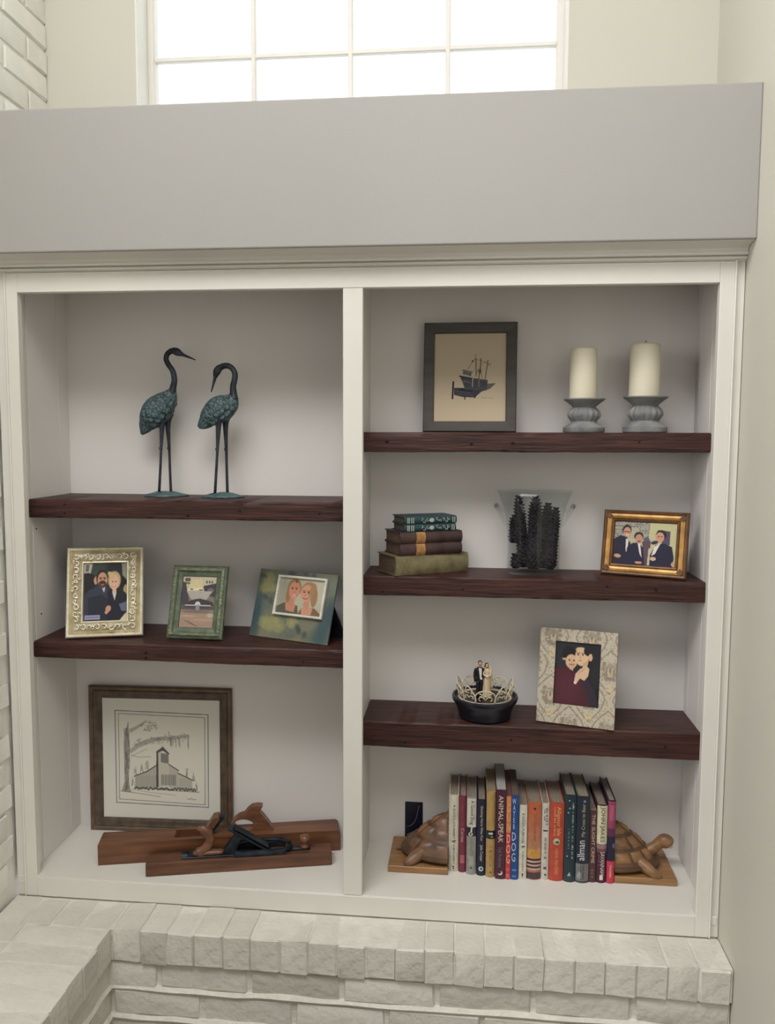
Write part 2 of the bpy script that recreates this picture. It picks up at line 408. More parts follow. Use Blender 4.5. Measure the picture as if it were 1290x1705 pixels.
# ---- raised brick hearth: rowlock cap over stretcher courses, turning toward the room on the left
hearth = thing('brick_hearth', 'white painted brick hearth ledge running under the bookcase and along the left wall', 'hearth', (0, 0, 0))
XI = .238
bm = BM()
box(bm, XL+.002, XR-.002, HF+.0035, -.001, -.126, HZ-.0012); box(bm, XL, XR-.002, HF+.014, -.001, -.47, -.126)
box(bm, XL, XI-.0035, -1.3, HF+.0036, -.126, HZ-.0012); box(bm, XL, XI-.014, -1.3, HF+.014, -.47, -.126)
box(bm, XL, XR-.002, -.001, .02, -.47, HZ-.004)
random.seed(11)
def ridge(bm, pts):
    tube(bm, [(x, y, z+random.uniform(-.002, .002), random.uniform(.0075, .0105)) for x, y, z in pts], n=6, k=2)
for k in range(0, 4):
    z = -.130-.072*k-.065
    ridge(bm, [(x, HF+.0125, z) for x in np.arange(XI-.01, XR, .05)])
    ridge(bm, [(XI-.0125, y, z) for y in np.arange(HF+.01, -1.25, -.05)])
link('mortar', bm, M['mortar'], hearth, smooth=True)
n = 21; pw = (XR-.006-XI)/n
random.seed(5)
for i in range(n):
    x = XI+pw*(i+.5); lz = .0770+random.uniform(-.003, .003)
    brick(hearth, (x, (HF-.002)/2, HZ-.0385-(.077-lz)*.2), pw-.0018, -HF-.001, round(lz, 3), .0015)
pl = .068; y = HF
for i in range(18):
    brick(hearth, (XI-.1, y-pl/2, HZ-.0385), .2, pl-.0018, .077)
    brick(hearth, (XI-.2025-.043, y-pl/2, HZ-.0385), .083, pl-.0018, .077); y -= pl
for i in range(4):
    brick(hearth, (XI-.2905+(i+.5)*.0715, HF/2-.001, HZ-.0385), .067, -HF-.004, .077)
for k in range(5):
    z = -.130-.072*k-.030
    x = XI-.012-(.10 if k % 2 == 0 else .20) ; x = XI-.098 if k % 2 == 0 else XI-.21
    while x < XR-.01:
        a, b = max(x, XI-.012), min(x+.2, XR-.006)
        if b-a > .02: brick(hearth, ((a+b)/2, HF+.0205, z), b-a, .022, .057, .002)
        x += .212
    y = HF+.01-(0 if k % 2 else .1)
    y0 = HF+.012
    while y0 > -1.28:
        L = .1 if (y0 > HF and k % 2) else .2
        brick(hearth, (XI-.0205, y0-L/2, z), .022, L, .057, .002); y0 -= L+.012

# ================================================================== BOOKCASE
X1, X2, W = .7564, .801, 1.56
case = thing('built_in_bookcase', 'white built-in bookcase of two bays set under the soffit', 'bookcase')
PL, PR, PD0, PD1 = -.022, 1.588, .772, .7868
RB = -.0500
def part(name, x0, x1, y0, y1, z0, z1, mat='trim', bev=.0015, parent=None):
    bm = BM(); box(bm, x0, x1, y0, y1, z0, z1, bev=bev); return link(name, bm, M[mat], parent or case)
part('stile', -.0275, 0, 0, .02, RB, 1.447); part('stile', W, 1.5905, 0, .02, RB, 1.447)
part('divider_stile', X1, X2, .0005, .02, 0, ZT)
part('top_rail', 0, W, 0, .02, ZT, 1.447); part('bottom_rail', 0, W, 0, .02, RB, -.001)
# outer bead and casing strips
part('bead', -.0305, -.0265, -.004, .02, RB, 1.447, bev=.0018); part('bead', 1.5895, 1.5935, -.004, .02, RB, 1.447, bev=.0018)
part('casing_strip', XL+.001, -.0305, .002, .02, RB, 1.452); part('casing_strip', 1.5935, 1.6115, .003, .02, RB, 1.452)
# crown moulding profile swept along x
bm = BM()
prof = [(.0, 1.4445), (.0, 1.4475), (-.0065, 1.4478), (-.0072, 1.4500), (-.0060, 1.4525), (-.0005, 1.4530), (-.0005, 1.4552), (-.0110, 1.4555), (-.0135, 1.4575), (-.0135, 1.4600), (-.0110, 1.4617), (-.0085, 1.4622), (-.0085, 1.4640), (-.0120, 1.4690), (-.0220, 1.4730), (-.0380, 1.4752), (-.0500, 1.4760), (-.0500, 1.4768), (.019, 1.4768), (.019, 1.4445)]
a = [bm.verts.new((XL+.002, y, z)) for y, z in prof]; b = [bm.verts.new((1.6115, y, z)) for y, z in prof]
for i in range(len(prof)): bm.faces.new((a[i], a[(i+1) % len(prof)], b[(i+1) % len(prof)], b[i]))
bm.faces.new(a); bm.faces.new(list(reversed(b)))
link('crown_moulding', bm, M['trim'], case)
# inside: floor, top, back, side panels in two boards with an open joint
bm = BM(); box(bm, XL+.004, 1.608, .001, D, -.02, 0, bev=.0015); link('base_panel', bm, M['trim'], case)
part('top_panel', XL+.004, 1.608, .02, D, 1.468, 1.4765, 'panel')
part('back_panel', XL+.004, 1.608, D-.0005, D+.012, -.02, 1.4765, 'panel', 0)
part('front_strip', PL-.02, PL, .0205, .0715, 0, 1.468, 'panel', .001); part('side_panel', PL-.02, PL, .0750, .2180, .0, 1.468, 'panel', .001); part('side_strip', PL-.02, PL-.001, .2220, D-.0005, 0, 1.468, 'panel', .0012)
part('front_strip', PR, PR+.02, .0205, .1435, 0, 1.468, 'panel', .001); part('side_panel', PR, PR+.02, .1450, .2395, .0, 1.468, 'panel', .001); part('side_strip', PR+.0005, PR+.02, .2420, D-.0005, 0, 1.468, 'panel', .0012)
part('divider_panel', PD0, PD1, .0205, .225, .0, 1.468, 'panel', .0008); part('divider_strip', PD0, PD1-.002, .227, D-.0005, 0, 1.468, 'panel', .0012)
part('gap_backing', PL-.0225, PL-.0205, .0205, D, 0, 1.46, 'nail', 0)  # black sheet added to darken the open joints between the boards
for (x, y, z) in ((PL, .09, .845), (PL, .10, .63), (PR, .10, 1.125)):
    bm = BM(); ball(bm, (x, y, z), .0022, 8, 6); link('nail_hole', bm, M['nail'], case)

# ---- thick dark reclaimed planks
def shelf(label, x0, x1, y0, zt0, zt1, zb0, zb1, seed, nails):
    r = random.Random(seed); bm = BM(); n = 60; rows = []
    t = thing('wooden_shelf', label, 'shelf', ((x0+x1)/2, D, (zb0+zb1)/2), group='dark reclaimed wood shelves')
    cx, cz = (x0+x1)/2, (zb0+zb1)/2
    dz = dy = 0
    for i in range(n+1):
        f = i/n; x = x0+(x1-x0)*f-cx; zt = zt0+(zt1-zt0)*f-cz; zb = zb0+(zb1-zb0)*f-cz
        dz = .85*dz+r.uniform(-.0006, .0006); dy = .85*dy+r.uniform(-.0006, .0006)
        chip = r.uniform(.002, .004) if r.random() < .06 else 0
        yf = y0+dy-D
        pr = [(-.0008, zb+.0008), (yf+.004, zb+dz*.7), (yf+.0005, zb+.002+dz+chip), (yf, zb+.35*(zt-zb)), (yf+.0008, zb+.7*(zt-zb)), (yf+.001, zt-.004+dz*.3), (yf+.004+chip, zt-.0005), (-.0008, zt)]
        rows.append([bm.verts.new((x, y, z)) for y, z in pr])
    m = len(rows[0])
    for i in range(n):
        for j in range(m): bm.faces.new((rows[i][j], rows[i][(j+1) % m], rows[i+1][(j+1) % m], rows[i+1][j]))
    bm.faces.new(rows[0]); bm.faces.new(list(reversed(rows[-1])))
    link('plank', bm, M['shelf'], t, smooth=True)
    for fx, fz in nails:
        x = x0+(x1-x0)*fx-cx; z = (zb0+(zt0-zb0)*fz)-cz+(zb1-zb0)*fx
        bm = BM(); g = lathe(bm, [(.0035, 0), (.0028, .0014)], 8)
        q = Matrix.Rotation(PI/2, 3, 'X')
        for v in g: v.co = q @ Vector((v.co.x*r.uniform(.8, 1.4), v.co.y, v.co.z)) + Vector((x, y0-D+.0006, z))
        link('nail_hole', bm, M['nail'], t)
SL, SR = (PL+.0005, PD0-.0005), (PD1+.0005, PR-.0005)
shelf('dark reclaimed wood shelf under the two crane statues, left bay', *SL, .058, .921, .921, .876, .876, 1, [(.115, .72), (.115, .25), (.5, .2), (.66, .5), (.9, .4)])
shelf('dark reclaimed wood shelf under the silver and green photo frames, left bay', *SL, .058, .5705, .5715, .5295, .5275, 2, [(.36, .5), (.36, .2), (.62, .4), (.85, .3)])
shelf('dark reclaimed wood shelf under the candles and the ship picture', *SR, .122, 1.086, 1.087, 1.0385, 1.041, 3, [(.07, .5), (.32, .4), (.44, .45), (.8, .5)])
shelf('dark reclaimed wood shelf under the old books and the glass bucket', *SR, .118, .741, .741, .693, .693, 4, [(.06, .2), (.3, .4), (.72, .7), (.86, .6)])
shelf('thickest dark reclaimed wood shelf, under the cake topper in the right bay', *SR, .109, .384, .384, .3205, .317, 5, [(.13, .22), (.45, .5), (.9, .5)])

# ================================================================== CRANES
def crane(label, loc, neck, head, beak, body, tail, legs, base_r, flip):
    t = thing('crane_statue', label, 'statue', loc)
    ox, oz = loc[0], loc[2]
    L = lambda p, y=0: (p[0]-ox, y, p[1]-oz, p[2])
    bm = BM(); tube(bm, [L(p) for p in body], n=18, k=4, ysc=.72); link('body', bm, M['scales'], t, smooth='all')
    bm = BM(); tube(bm, [L(p) for p in tail], n=14, k=4, ysc=.6); 
    for s in (-1, 1):
        for q in (-.6, -.2, .2, .6):
            pts = []
            for k in range(len(tail)):
                a_, b_ = tail[max(k-1, 0)], tail[min(k+1, len(tail)-1)]; d = Vector((b_[0]-a_[0], b_[1]-a_[1])); d.normalize(); r_ = tail[k][2]
                pts.append((tail[k][0]-d.y*r_*q-ox, s*.6*r_*math.sqrt(1-q*q), tail[k][1]+d.x*r_*q-oz, .0013))
            tube(bm, pts, n=5, k=3)
    link('tail', bm, M['verdigris'], t, smooth='all')
    for s in (-1, 1):
        # folded wing: rows of overlapping feathers laid on the flank
        bm = BM(); i0, i1 = 1, len(body)-2
        for row in range(4):
            for c in range(5):
                f = i0+(i1-i0)*(c+.5*(row % 2))/4.6; k = min(int(f), len(body)-2); g = f-k
                cx = body[k][0]*(1-g)+body[k+1][0]*g; cz = body[k][1]*(1-g)+body[k+1][1]*g; rr = body[k][2]*(1-g)+body[k+1][2]*g
                q = (row-1.2)*.36; 
                d = Vector((body[k+1][0]-body[k][0], body[k+1][1]-body[k][1])); d.normalize()
                nx, nz = -d.y, d.x
                px, pz = cx+nx*rr*q, cz+nz*rr*q; yy = .72*rr*math.sqrt(max(0, 1-q*q))
                a = math.atan2(d.y, d.x)
                g2 = ball(bm, (0, 0, 0), .0085, 8, 5, (1.2, .13, .85))
                for v in g2:
                    x, z = v.co.x, v.co.z
                    v.co = Vector((px-ox+x*math.cos(a)-z*math.sin(a), s*(yy-.0002)+v.co.y, pz-oz+x*math.sin(a)+z*math.cos(a)))
        link('wing_feathers', bm, M['scales'], t, smooth='all', kind='stuff')
    bm = BM(); tube(bm, [L(p) for p in neck], n=12, k=5); link('neck', bm, M['bronze'], t, smooth='all')
    bm = BM(); tube(bm, [L(p) for p in head], n=12, k=4, ysc=.75); link('head', bm, M['bronze'], t, smooth='all')
    bm = BM(); tube(bm, [L(p) for p in beak], n=8, k=2); link('beak', bm, M['bronze'], t, smooth='all')
    for pts, y in legs:
        bm = BM(); tube(bm, [L(p, y) for p in pts], n=9, k=4)
        kn = pts[2]; ball(bm, (kn[0]-ox-.0008, y, kn[1]-oz), .0042, 8, 6, (1.2, 1, 1.3))
        for a in (-.9, -.3, .35):
            f = pts[-1]; tube(bm, [(f[0]-ox, y, f[1]-oz+.002, .0026), (f[0]-ox+flip*.010*math.cos(a), y+.010*math.sin(a), .0085, .0022), (f[0]-ox+flip*.018*math.cos(a), y+.018*math.sin(a), .0055, .0012)], n=6, k=2)
        link('leg', bm, M['bronze'], t, smooth='all')
    rb = random.Random(int(ox*1000)); bm = BM()
    lathe(bm, [(base_r, 0), (base_r*1.02, .003), (base_r*.75, .007), (base_r*.45, .0105), (base_r*.15, .012), (0, .012)], 28, mod=lambda a, z: 1+.07*math.sin(3*a+ox*50)+.05*math.sin(7*a), ell=.72)
    for v in bm.verts:
        if v.co.z > .002: v.co.z += rb.uniform(-.0012, .0016)
    link('base', bm, M['verdigris'], t, smooth='all')
c1b = (.264, .921)
crane('verdigris crane statue with its head raised and beak pointing right', (.264, .205, .921),
      [(.287, 1.178, .012), (.2905, 1.196, .0085), (.2945, 1.2158, .0074), (.2903, 1.2382, .0070), (.2790, 1.255, .0068), (.2738, 1.2689, .0066), (.2785, 1.2815, .0068), (.2890, 1.2885, .0075)],
      [(.285, 1.2875, .0062), (.295, 1.2880, .0088), (.3035, 1.2850, .0098), (.312, 1.2810, .0068), (.3185, 1.2785, .0040)],
      [(.314, 1.2798, .0046), (.330, 1.2735, .0030), (.3503, 1.2652, .0012)],
      [(.290, 1.190, .010), (.280, 1.172, .023), (.262, 1.152, .034), (.243, 1.134, .037), (.228, 1.115, .030), (.219, 1.100, .020)],
      [(.232, 1.122, .026), (.220, 1.104, .0215), (.213, 1.091, .0145), (.2062, 1.0785, .0035)],
      [([(.268, 1.136, .014), (.2645, 1.112, .0078), (.2600, 1.0435, .0036), (.2575, 1.0, .0033), (.2525, .930, .0036)], -.010), ([(.274, 1.132, .014), (.2712, 1.106, .0075), (.2737, 1.0435, .0036), (.2745, 1.0, .0033), (.2760, .930, .0036)], .010)], .055, 1)
crane('verdigris crane statue with its neck bent and beak pointing down', (.4215, .185, .921),
      [(.453, 1.166, .012), (.4525, 1.1812, .0092), (.4520, 1.1978, .0078), (.4560, 1.2143, .0074), (.4570, 1.2281, .0072), (.4520, 1.2400, .0070), (.4410, 1.2480, .0070), (.4285, 1.2480, .0074), (.420, 1.2440, .0080)],
      [(.424, 1.2468, .0065), (.4165, 1.2420, .0092), (.4112, 1.2340, .0098), (.4080, 1.2255, .0070), (.4062, 1.2190, .0042)],
      [(.4070, 1.2225, .0048), (.4025, 1.2060, .0032), (.3958, 1.1841, .0014)],
      [(.455, 1.176, .010), (.445, 1.160, .024), (.428, 1.147, .0325), (.410, 1.137, .0335), (.393, 1.124, .0275), (.381, 1.112, .020)],
      [(.396, 1.126, .025), (.382, 1.112, .020), (.371, 1.103, .0135), (.3625, 1.0975, .0055)],
      [([(.423, 1.134, .014), (.4172, 1.109, .0080), (.4130, 1.0420, .0037), (.410, 1.0, .0034), (.4050, .930, .0037)], -.010), ([(.432, 1.130, .014), (.4285, 1.104, .0075), (.4295, 1.0420, .0037), (.4300, 1.0, .0034), (.4310, .930, .0037)], .010)], .052, -1)

# ================================================================== PICTURE FRAMES
def frame_root(name, label, x, y, z, yaw, tilt, cat='picture frame'):
    return thing(name, label, cat, (x, y, z), (-tilt, 0, yaw))
def backing(t, wd, ht, th, mat='easel', inset=.004):
    bm = BM(); box(bm, -wd/2+inset, wd/2-inset, th*.72, th, inset, ht-inset); link('backing', bm, M[mat], t)
def easel_leg(t, wd, ht, th, tilt, top=.75, wide=.05):
    """strut hinged on the back and reaching the shelf"""
    h = ht*top; run = math.tan(tilt)*h*1.0 + .035
    bm = BM(); zf = h*(1-math.cos(.0)); 
    # foot lies on the world-horizontal plane through the bottom back edge: z = -(y-th)*-tan
    yf = th+run; zb = (yf-th)*math.tan(tilt)
    a = [(-wide/2, th, h), (wide/2, th, h), (wide/2, yf, zb+.001), (-wide/2, yf, zb+.001)]
    v0 = [bm.verts.new(p) for p in a]; v1 = [bm.verts.new((p[0], p[1]+.003, p[2]+.0015)) for p in a]
    bm.faces.new(v0); bm.faces.new(list(reversed(v1)))
    for i in range(4): bm.faces.new((v0[i], v1[i], v1[(i+1) % 4], v0[(i+1) % 4]))
    link('easel_leg', bm, M['easel'], t)
def cover_glass(t, wd, ht, z0, y):
    bm = BM(); box(bm, -wd/2, wd/2, y, y+.0012, z0, z0+ht); link('glass', bm, M['pane'], t)
SKIN, SKIN2 = (196, 146, 118), (214, 170, 144)

# --- silver frame with the couple in dark coats
wd, ht, th = .1839, .2252, .018
t = frame_root('photo_frame', 'ornate champagne silver photo frame with a couple in dark coats', .1399, .1025, .5759, .2957, .2777)
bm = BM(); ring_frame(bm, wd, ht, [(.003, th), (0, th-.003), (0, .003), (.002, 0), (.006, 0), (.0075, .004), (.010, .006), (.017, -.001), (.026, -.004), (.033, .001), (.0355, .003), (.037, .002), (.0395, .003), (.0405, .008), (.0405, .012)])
link('moulding', bm, M['silver_shaded'], t)
bm = BM(); ring_frame(bm, wd, ht, [(.0355, .003), (.0362, .0005), (.0385, .0002), (.0398, .003), (.0405, .008)]); link('inner_lip', bm, M['silver'], t)
bm = BM(); ring_frame(bm, wd, ht, [(.003, th+.0003), (-.0004, th-.003), (-.0004, .0027), (.002, -.0004), (.006, -.0004), (.0075, .0036)]); link('outer_rim', bm, M['silver'], t)
bm = BM()
def curl(bm, cx, cz, r, y, s, a0, k=9, tr=.0021):
    pts = []
    for i in range(k):
        f = i/(k-1); a = a0+s*f*4.6; q = r*(1-.78*f)
        pts.append((cx+q*math.cos(a), y-.001*f, cz+q*math.sin(a), tr*(1-.3*f)))
    tube(bm, pts, n=5, k=2)
rr = random.Random(3); ins = .0235
def border(wd, ht, ins, nx, nz):
    for i in range(nx):
        f = (i+.5)/nx
        for z in (ins, ht-ins): yield (-wd/2+ins*.7+(wd-1.4*ins)*f, z)
    for i in range(nz):
        f = (i+.5)/nz
        for x in (-wd/2+ins, wd/2-ins): yield (x, ins*1.5+(ht-3*ins)*f)
for i, (x, z) in enumerate(border(wd, ht, ins, 9, 10)):
    curl(bm, x, z, .0082, -.0062, 1 if i % 2 else -1, rr.uniform(0, 6))
    curl(bm, x+rr.uniform(-.008, .008), z+rr.uniform(-.008, .008), .0045, -.0055, -1 if i % 2 else 1, rr.uniform(0, 6), tr=.0017)
link('scrollwork', bm, M['silver'], t, smooth='all', kind='stuff')
bm = BM()
for i in range(54):
    f = (i+.5)/54
    for x in (-wd/2+.004, wd/2-.004): ball(bm, (x, -.0003, .004+(ht-.008)*f), .0016, 6, 4)
    for z in (.004, ht-.004):
        if i < 44: ball(bm, (-wd/2+.004+(wd-.008)*(i+.5)/44, -.0003, z), .0016, 6, 4)
link('beading', bm, M['silver'], t, smooth='all', kind='stuff')
I = Ink(66, 92, (40, 46, 46))
I.ell(.3, .12, .35, .2, (58, 66, 62), .6); I.ell(.75, .15, .25, .2, (34, 40, 40), .5); I.poly([(0, 0), (.2, 0), (.14, .2), (0, .22)], (176, 170, 154)); I.poly([(.04, .02), (.12, .02), (.1, .14), (.03, .14)], (96, 96, 92)); I.poly([(.88, 0), (1, 0), (1, .3), (.9, .22)], (140, 140, 124))
I.poly([(0, .17), (.1, .16), (.24, .2), (.26, .45), (.1, .52), (0, .5)], (30, 30, 32)); I.ell(.27, .30, .04, .07, SKIN)
I.ell(.9, .34, .09, .1, (22, 22, 24)); I.ell(.98, .5, .06, .12, (170, 150, 110))
I.poly([(0, .62), (.1, .47), (.3, .40), (.5, .42), (.62, .5), (.66, .75), (.62, 1), (0, 1)], (52, 56, 70)); I.poly([(.1, .6), (.4, .55), (.62, .66), (.6, 1), (.1, 1)], (32, 36, 46), .8)
I.poly([(.55, .5), (.66, .42), (.86, .44), (1, .55), (1, .92), (.85, 1), (.55, 1), (.55, .7)], (28, 28, 40)); I.poly([(.82, .72), (1, .68), (1, .85), (.88, .84)], (96, 100, 124))
I.ell(.42, .26, .135, .15, (36, 28, 26)); I.ell(.43, .29, .115, .135, SKIN); I.ell(.43, .36, .09, .06, (66, 46, 40)); I.ell(.43, .345, .05, .012, (70, 44, 38)); I.ell(.43, .375, .045, .018, (150, 90, 80))
for x in (.385, .475): I.ell(x, .27, .025, .012, (50, 36, 32)); I.line([(x-.03, .25), (x+.03, .25)], .012, (44, 32, 28))
I.poly([(.42, .44), (.5, .42), (.47, .52)], (190, 188, 190))
I.ell(.71, .30, .15, .16, (190, 164, 118)); I.ell(.70, .335, .105, .135, SKIN2); I.ell(.64, .21, .1, .05, (200, 176, 130), .3, .5)
for x in (.665, .745): I.ell(x, .325, .02, .012, (70, 50, 44))
I.ell(.70, .405, .045, .016, (228, 200, 190)); I.line([(.65, .40), (.70, .418), (.75, .4)], .012, (150, 80, 76)); I.ell(.71, .5, .05, .06, SKIN2); I.poly([(.66, .52), (.76, .52), (.72, .66)], (200, 196, 190))
I.ell(.57, .8, .07, .055, SKIN, .3, -.6); I.ell(.53, .86, .04, .03, SKIN)
I.poly([(.84, 1), (1, .86), (1, 1)], (200, 190, 168))
I.poly([(.02, .9), (.38, .9), (.38, .98), (.02, .98)], (150, 148, 178)); I.line([(.06, .94), (.34, .94)], .03, (110, 108, 150))
I.sheet('photograph', t, wd-.081, ht-.081, M['print'], z0=.0405, y=.0075)
backing(t, wd, ht, th); easel_leg(t, wd, ht, th, .2777)

# --- green frame with a fountain in a courtyard
wd, ht, th = .1422, .1829, .018
t = frame_root('photo_frame', 'small green distressed photo frame holding a fountain photograph', .366, .1061, .5766, -.0353, .3184)
bm = BM(); ring_frame(bm, wd, ht, [(.004, th), (0, th-.004), (0, .005), (.003, .003), (.006, .003)]); ring_frame(bm, wd, ht, [(.013, -.0015), (.0155, .001), (.017, .004), (.0265, .006), (.0280, .009), (.0280, .012)])
link('moulding', bm, M['green'], t)
bm = BM(); ring_frame(bm, wd, ht, [(.006, .003), (.0065, 0), (.009, -.0015), (.013, -.0015)])
rr = random.Random(8)
for x, z in border(wd, ht, .0095, 16, 18): ball(bm, (x+rr.uniform(-.002, .002), -.0013, z+rr.uniform(-.001, .001)), .0028, 6, 4, (1.2, .5, .8))
link('gilt_band', bm, M['green_gilt'], t, smooth=True)
I = Ink(62, 92, (120, 112, 104))
I.poly([(0, 0), (1, 0), (1, .28), (0, .28)], (190, 182, 156)); I.poly([(.2, .04), (.6, .06), (.6, .25), (.2, .22)], (206, 192, 152))
for x in (.1, .17): I.ell(x, .06, .05, .04, (90, 92, 84)); I.ell(x, .13, .05, .02, (110, 100, 86))
for x in (.72, .8, .88): I.ell(x, .1, .025, .03, (92, 88, 74))
I.poly([(.62, .18), (1, .12), (1, .4), (.7, .36)], (70, 62, 70)); I.ell(.85, .26, .1, .04, (110, 106, 110)); I.poly([(0, .1), (.08, .12), (.2, .4), (.25, .6), (0, .62)], (72, 68, 76))
I.poly([(.12, .28), (.92, .28), (.74, .46), (.3, .46)], (168, 162, 152)); I.poly([(.15, .24), (.6, .22), (.6, .26), (.15, .27)], (226, 214, 180)); I.ell(.28, .25, .05, .015, (90, 60, 44)); I.ell(.56, .26, .06, .015, (80, 52, 40))
I.poly([(.3, .46), (.55, .43), (.78, .46), (.95, .5), (1, .58), (0, .6)], (66, 60, 62)); I.ell(.5, .54, .08, .05, (196, 196, 200)); I.poly([(.45, .56), (.56, .56), (.57, .7), (.44, .7)], (140, 144, 158))
I.poly([(0, .56), (1, .56), (1, .66), (0, .66)], (92, 86, 86)); I.ell(.5, .60, .42, .03, (78, 74, 76)); I.ell(.3, .565, .2, .012, (186, 182, 176)); I.ell(.72, .565, .2, .012, (186, 182, 176)); I.poly([(.45, .56), (.56, .56), (.57, .72), (.44, .72)], (132, 136, 150))
I.poly([(0, .66), (1, .66), (1, 1), (0, 1)], (158, 134, 116)); I.ell(.5, .69, .5, .03, (120, 106, 100), .6); I.ell(.2, .78, .3, .02, (176, 152, 132), .8); I.ell(.7, .85, .35, .02, (172, 148, 130), .8); I.ell(.35, .92, .2, .012, (110, 88, 76), .8, .3); I.ell(.9, .76, .1, .04, (180, 166, 152), .6)
I.speck(.1); I.sheet('photograph', t, wd-.056, ht-.056, M['print'], z0=.028, y=.0085)
backing(t, wd, ht, th); easel_leg(t, wd, ht, th, .3184)

# --- glass easel frame, printed flowers round a white-rimmed photo
wd, ht, th = .2295, .1714, .005
t = frame_root('photo_frame', 'glass photo frame with printed yellow flowers and a white-rimmed photo of two women', .5962, .1347, .5726, -.366, .3211)
I = Ink(120, 90, (118, 118, 98))
r = np.random.RandomState(4)
for k in range(90):
    I.ell(r.rand(), r.rand(), .03+.08*r.rand(), .03+.08*r.rand(), [(108, 112, 98), (124, 122, 98), (98, 106, 98), (132, 128, 104)][k % 4], .9, r.rand()*3, .6)
for x, y, a, b in ((.05, .75, .08, .3), (.02, .6, .06, .25), (.93, .7, .09, .3), (.97, .55, .05, .2), (.88, .9, .1, .15)): I.ell(x, y, a, b, (58, 82, 92), .9, .1, .65)
for x, y, q in ((.13, .14, 1), (.1, .28, .8), (.19, .27, .7), (.24, .8, 1.1), (.16, .78, .9), (.36, .82, 1), (.52, .74, .9), (.3, .7, .8)):
    for j in range(5): I.ell(x+.045*q*math.cos(j*1.257), y+.06*q*math.sin(j*1.257), .042*q, .05*q, (160, 158, 106), .8, j, .6)
    I.ell(x, y, .02*q, .025*q, (176, 150, 88), .6)
for x, y in ((.13, .42), (.2, .46), (.62, .85), (.7, .9), (.05, .1), (.42, .03), (.6, .03), (.7, .04), (.6, .8)): I.ell(x, y, .05, .03, (54, 68, 70), .9, x*7, .6)
I.poly([(.86, .03), (1, .05), (1, .28), (.9, .35), (.86, .3)], (120, 126, 112), .8)
I.speck(.12); I.sheet('floral_print', t, wd, ht, M['print_matte'], y=-.0003)
bm = BM(); box(bm, -wd/2, wd/2, 0, th, 0, ht, bev=.0006); link('glass_plate', bm, flat((96, 120, 112), .15), t)
bm = BM(); box(bm, -wd/2, wd/2, -.0022, -.001, 0, ht); link('glass_front', bm, M['pane'], t)
iw, ih = wd*.625, ht*.585; ix, iz = -wd/2+wd*.585, ht*(1-.655)
bm = BM(); ring_frame(bm, iw, ih, [(0, -.002), (0, -.009), (.0012, -.010), (.005, -.010), (.006, -.008), (.006, -.002)], ix, iz); link('white_rim', bm, flat((226, 222, 212), .35), t, label='white square rim round the photo')
I = Ink(96, 76, (176, 172, 152))
I.ell(.1, .5, .12, .5, (150, 150, 130), .8); I.ell(.85, .3, .25, .4, (188, 184, 164), .8)
I.poly([(0, .82), (.16, .7), (.3, .72), (.46, .76), (.5, 1), (0, 1)], (92, 90, 78)); I.poly([(.18, .72), (.3, .66), (.42, .74), (.4, .95), (.22, .92)], (190, 132, 108))
I.ell(.31, .64, .07, .15, (186, 130, 106)); I.ell(.33, .27, .155, .27, (150, 116, 84)); I.ell(.22, .5, .05, .2, (150, 112, 80)); I.ell(.34, .33, .12, .25, (196, 138, 112)); I.ell(.36, .08, .03, .04, (120, 80, 56))
for x in (.29, .38): I.ell(x, .29, .022, .02, (80, 52, 44)); I.line([(x-.03, .255), (x+.03, .25)], .012, (110, 74, 56))
I.ell(.35, .385, .016, .03, (176, 118, 96)); I.ell(.35, .49, .055, .03, (226, 200, 188)); I.line([(.29, .475), (.35, .5), (.41, .475)], .014, (150, 74, 72))
I.poly([(.48, 1), (.55, .82), (.66, .78), (.84, .78), (1, .95), (1, 1)], (122, 98, 76)); I.poly([(.55, .84), (.66, .72), (.8, .8), (.78, .98), (.58, 1)], (196, 144, 116))
I.ell(.65, .68, .07, .15, (190, 138, 112)); I.ell(.66, .32, .18, .26, (160, 126, 92)); I.ell(.80, .5, .07, .26, (154, 122, 88)); I.ell(.62, .38, .125, .24, (200, 148, 122)); I.ell(.74, .3, .06, .2, (164, 128, 92), .4, .2)
for x in (.565, .66): I.ell(x, .36, .024, .02, (84, 56, 46)); I.line([(x-.03, .32), (x+.03, .32)], .012, (116, 80, 60))
I.ell(.605, .44, .018, .03, (180, 124, 102)); I.line([(.56, .53), (.61, .545), (.66, .53)], .022, (160, 84, 80))
I.speck(.06); I.sheet('photograph', t, iw-.012, ih-.012, M['print'], x0=ix, z0=iz+.006, y=-.0035)
bm = BM(); q = [(.02, th), (.075, th+.055), (.13, th+.06), (.085, th)]
v0 = [bm.verts.new(p) for p in ((-.035, th, .13), (.105, th, .105), (.118, th+.075, .026), (-.045, th+.075, .026))]
v1 = [bm.verts.new((v.co.x, v.co.y+.004, v.co.z+.002)) for v in v0]
bm.faces.new(v0); bm.faces.new(list(reversed(v1)))
for i in range(4): bm.faces.new((v0[i], v1[i], v1[(i+1) % 4], v0[(i+1) % 4]))
link('easel_leg', bm, M['easel'], t)

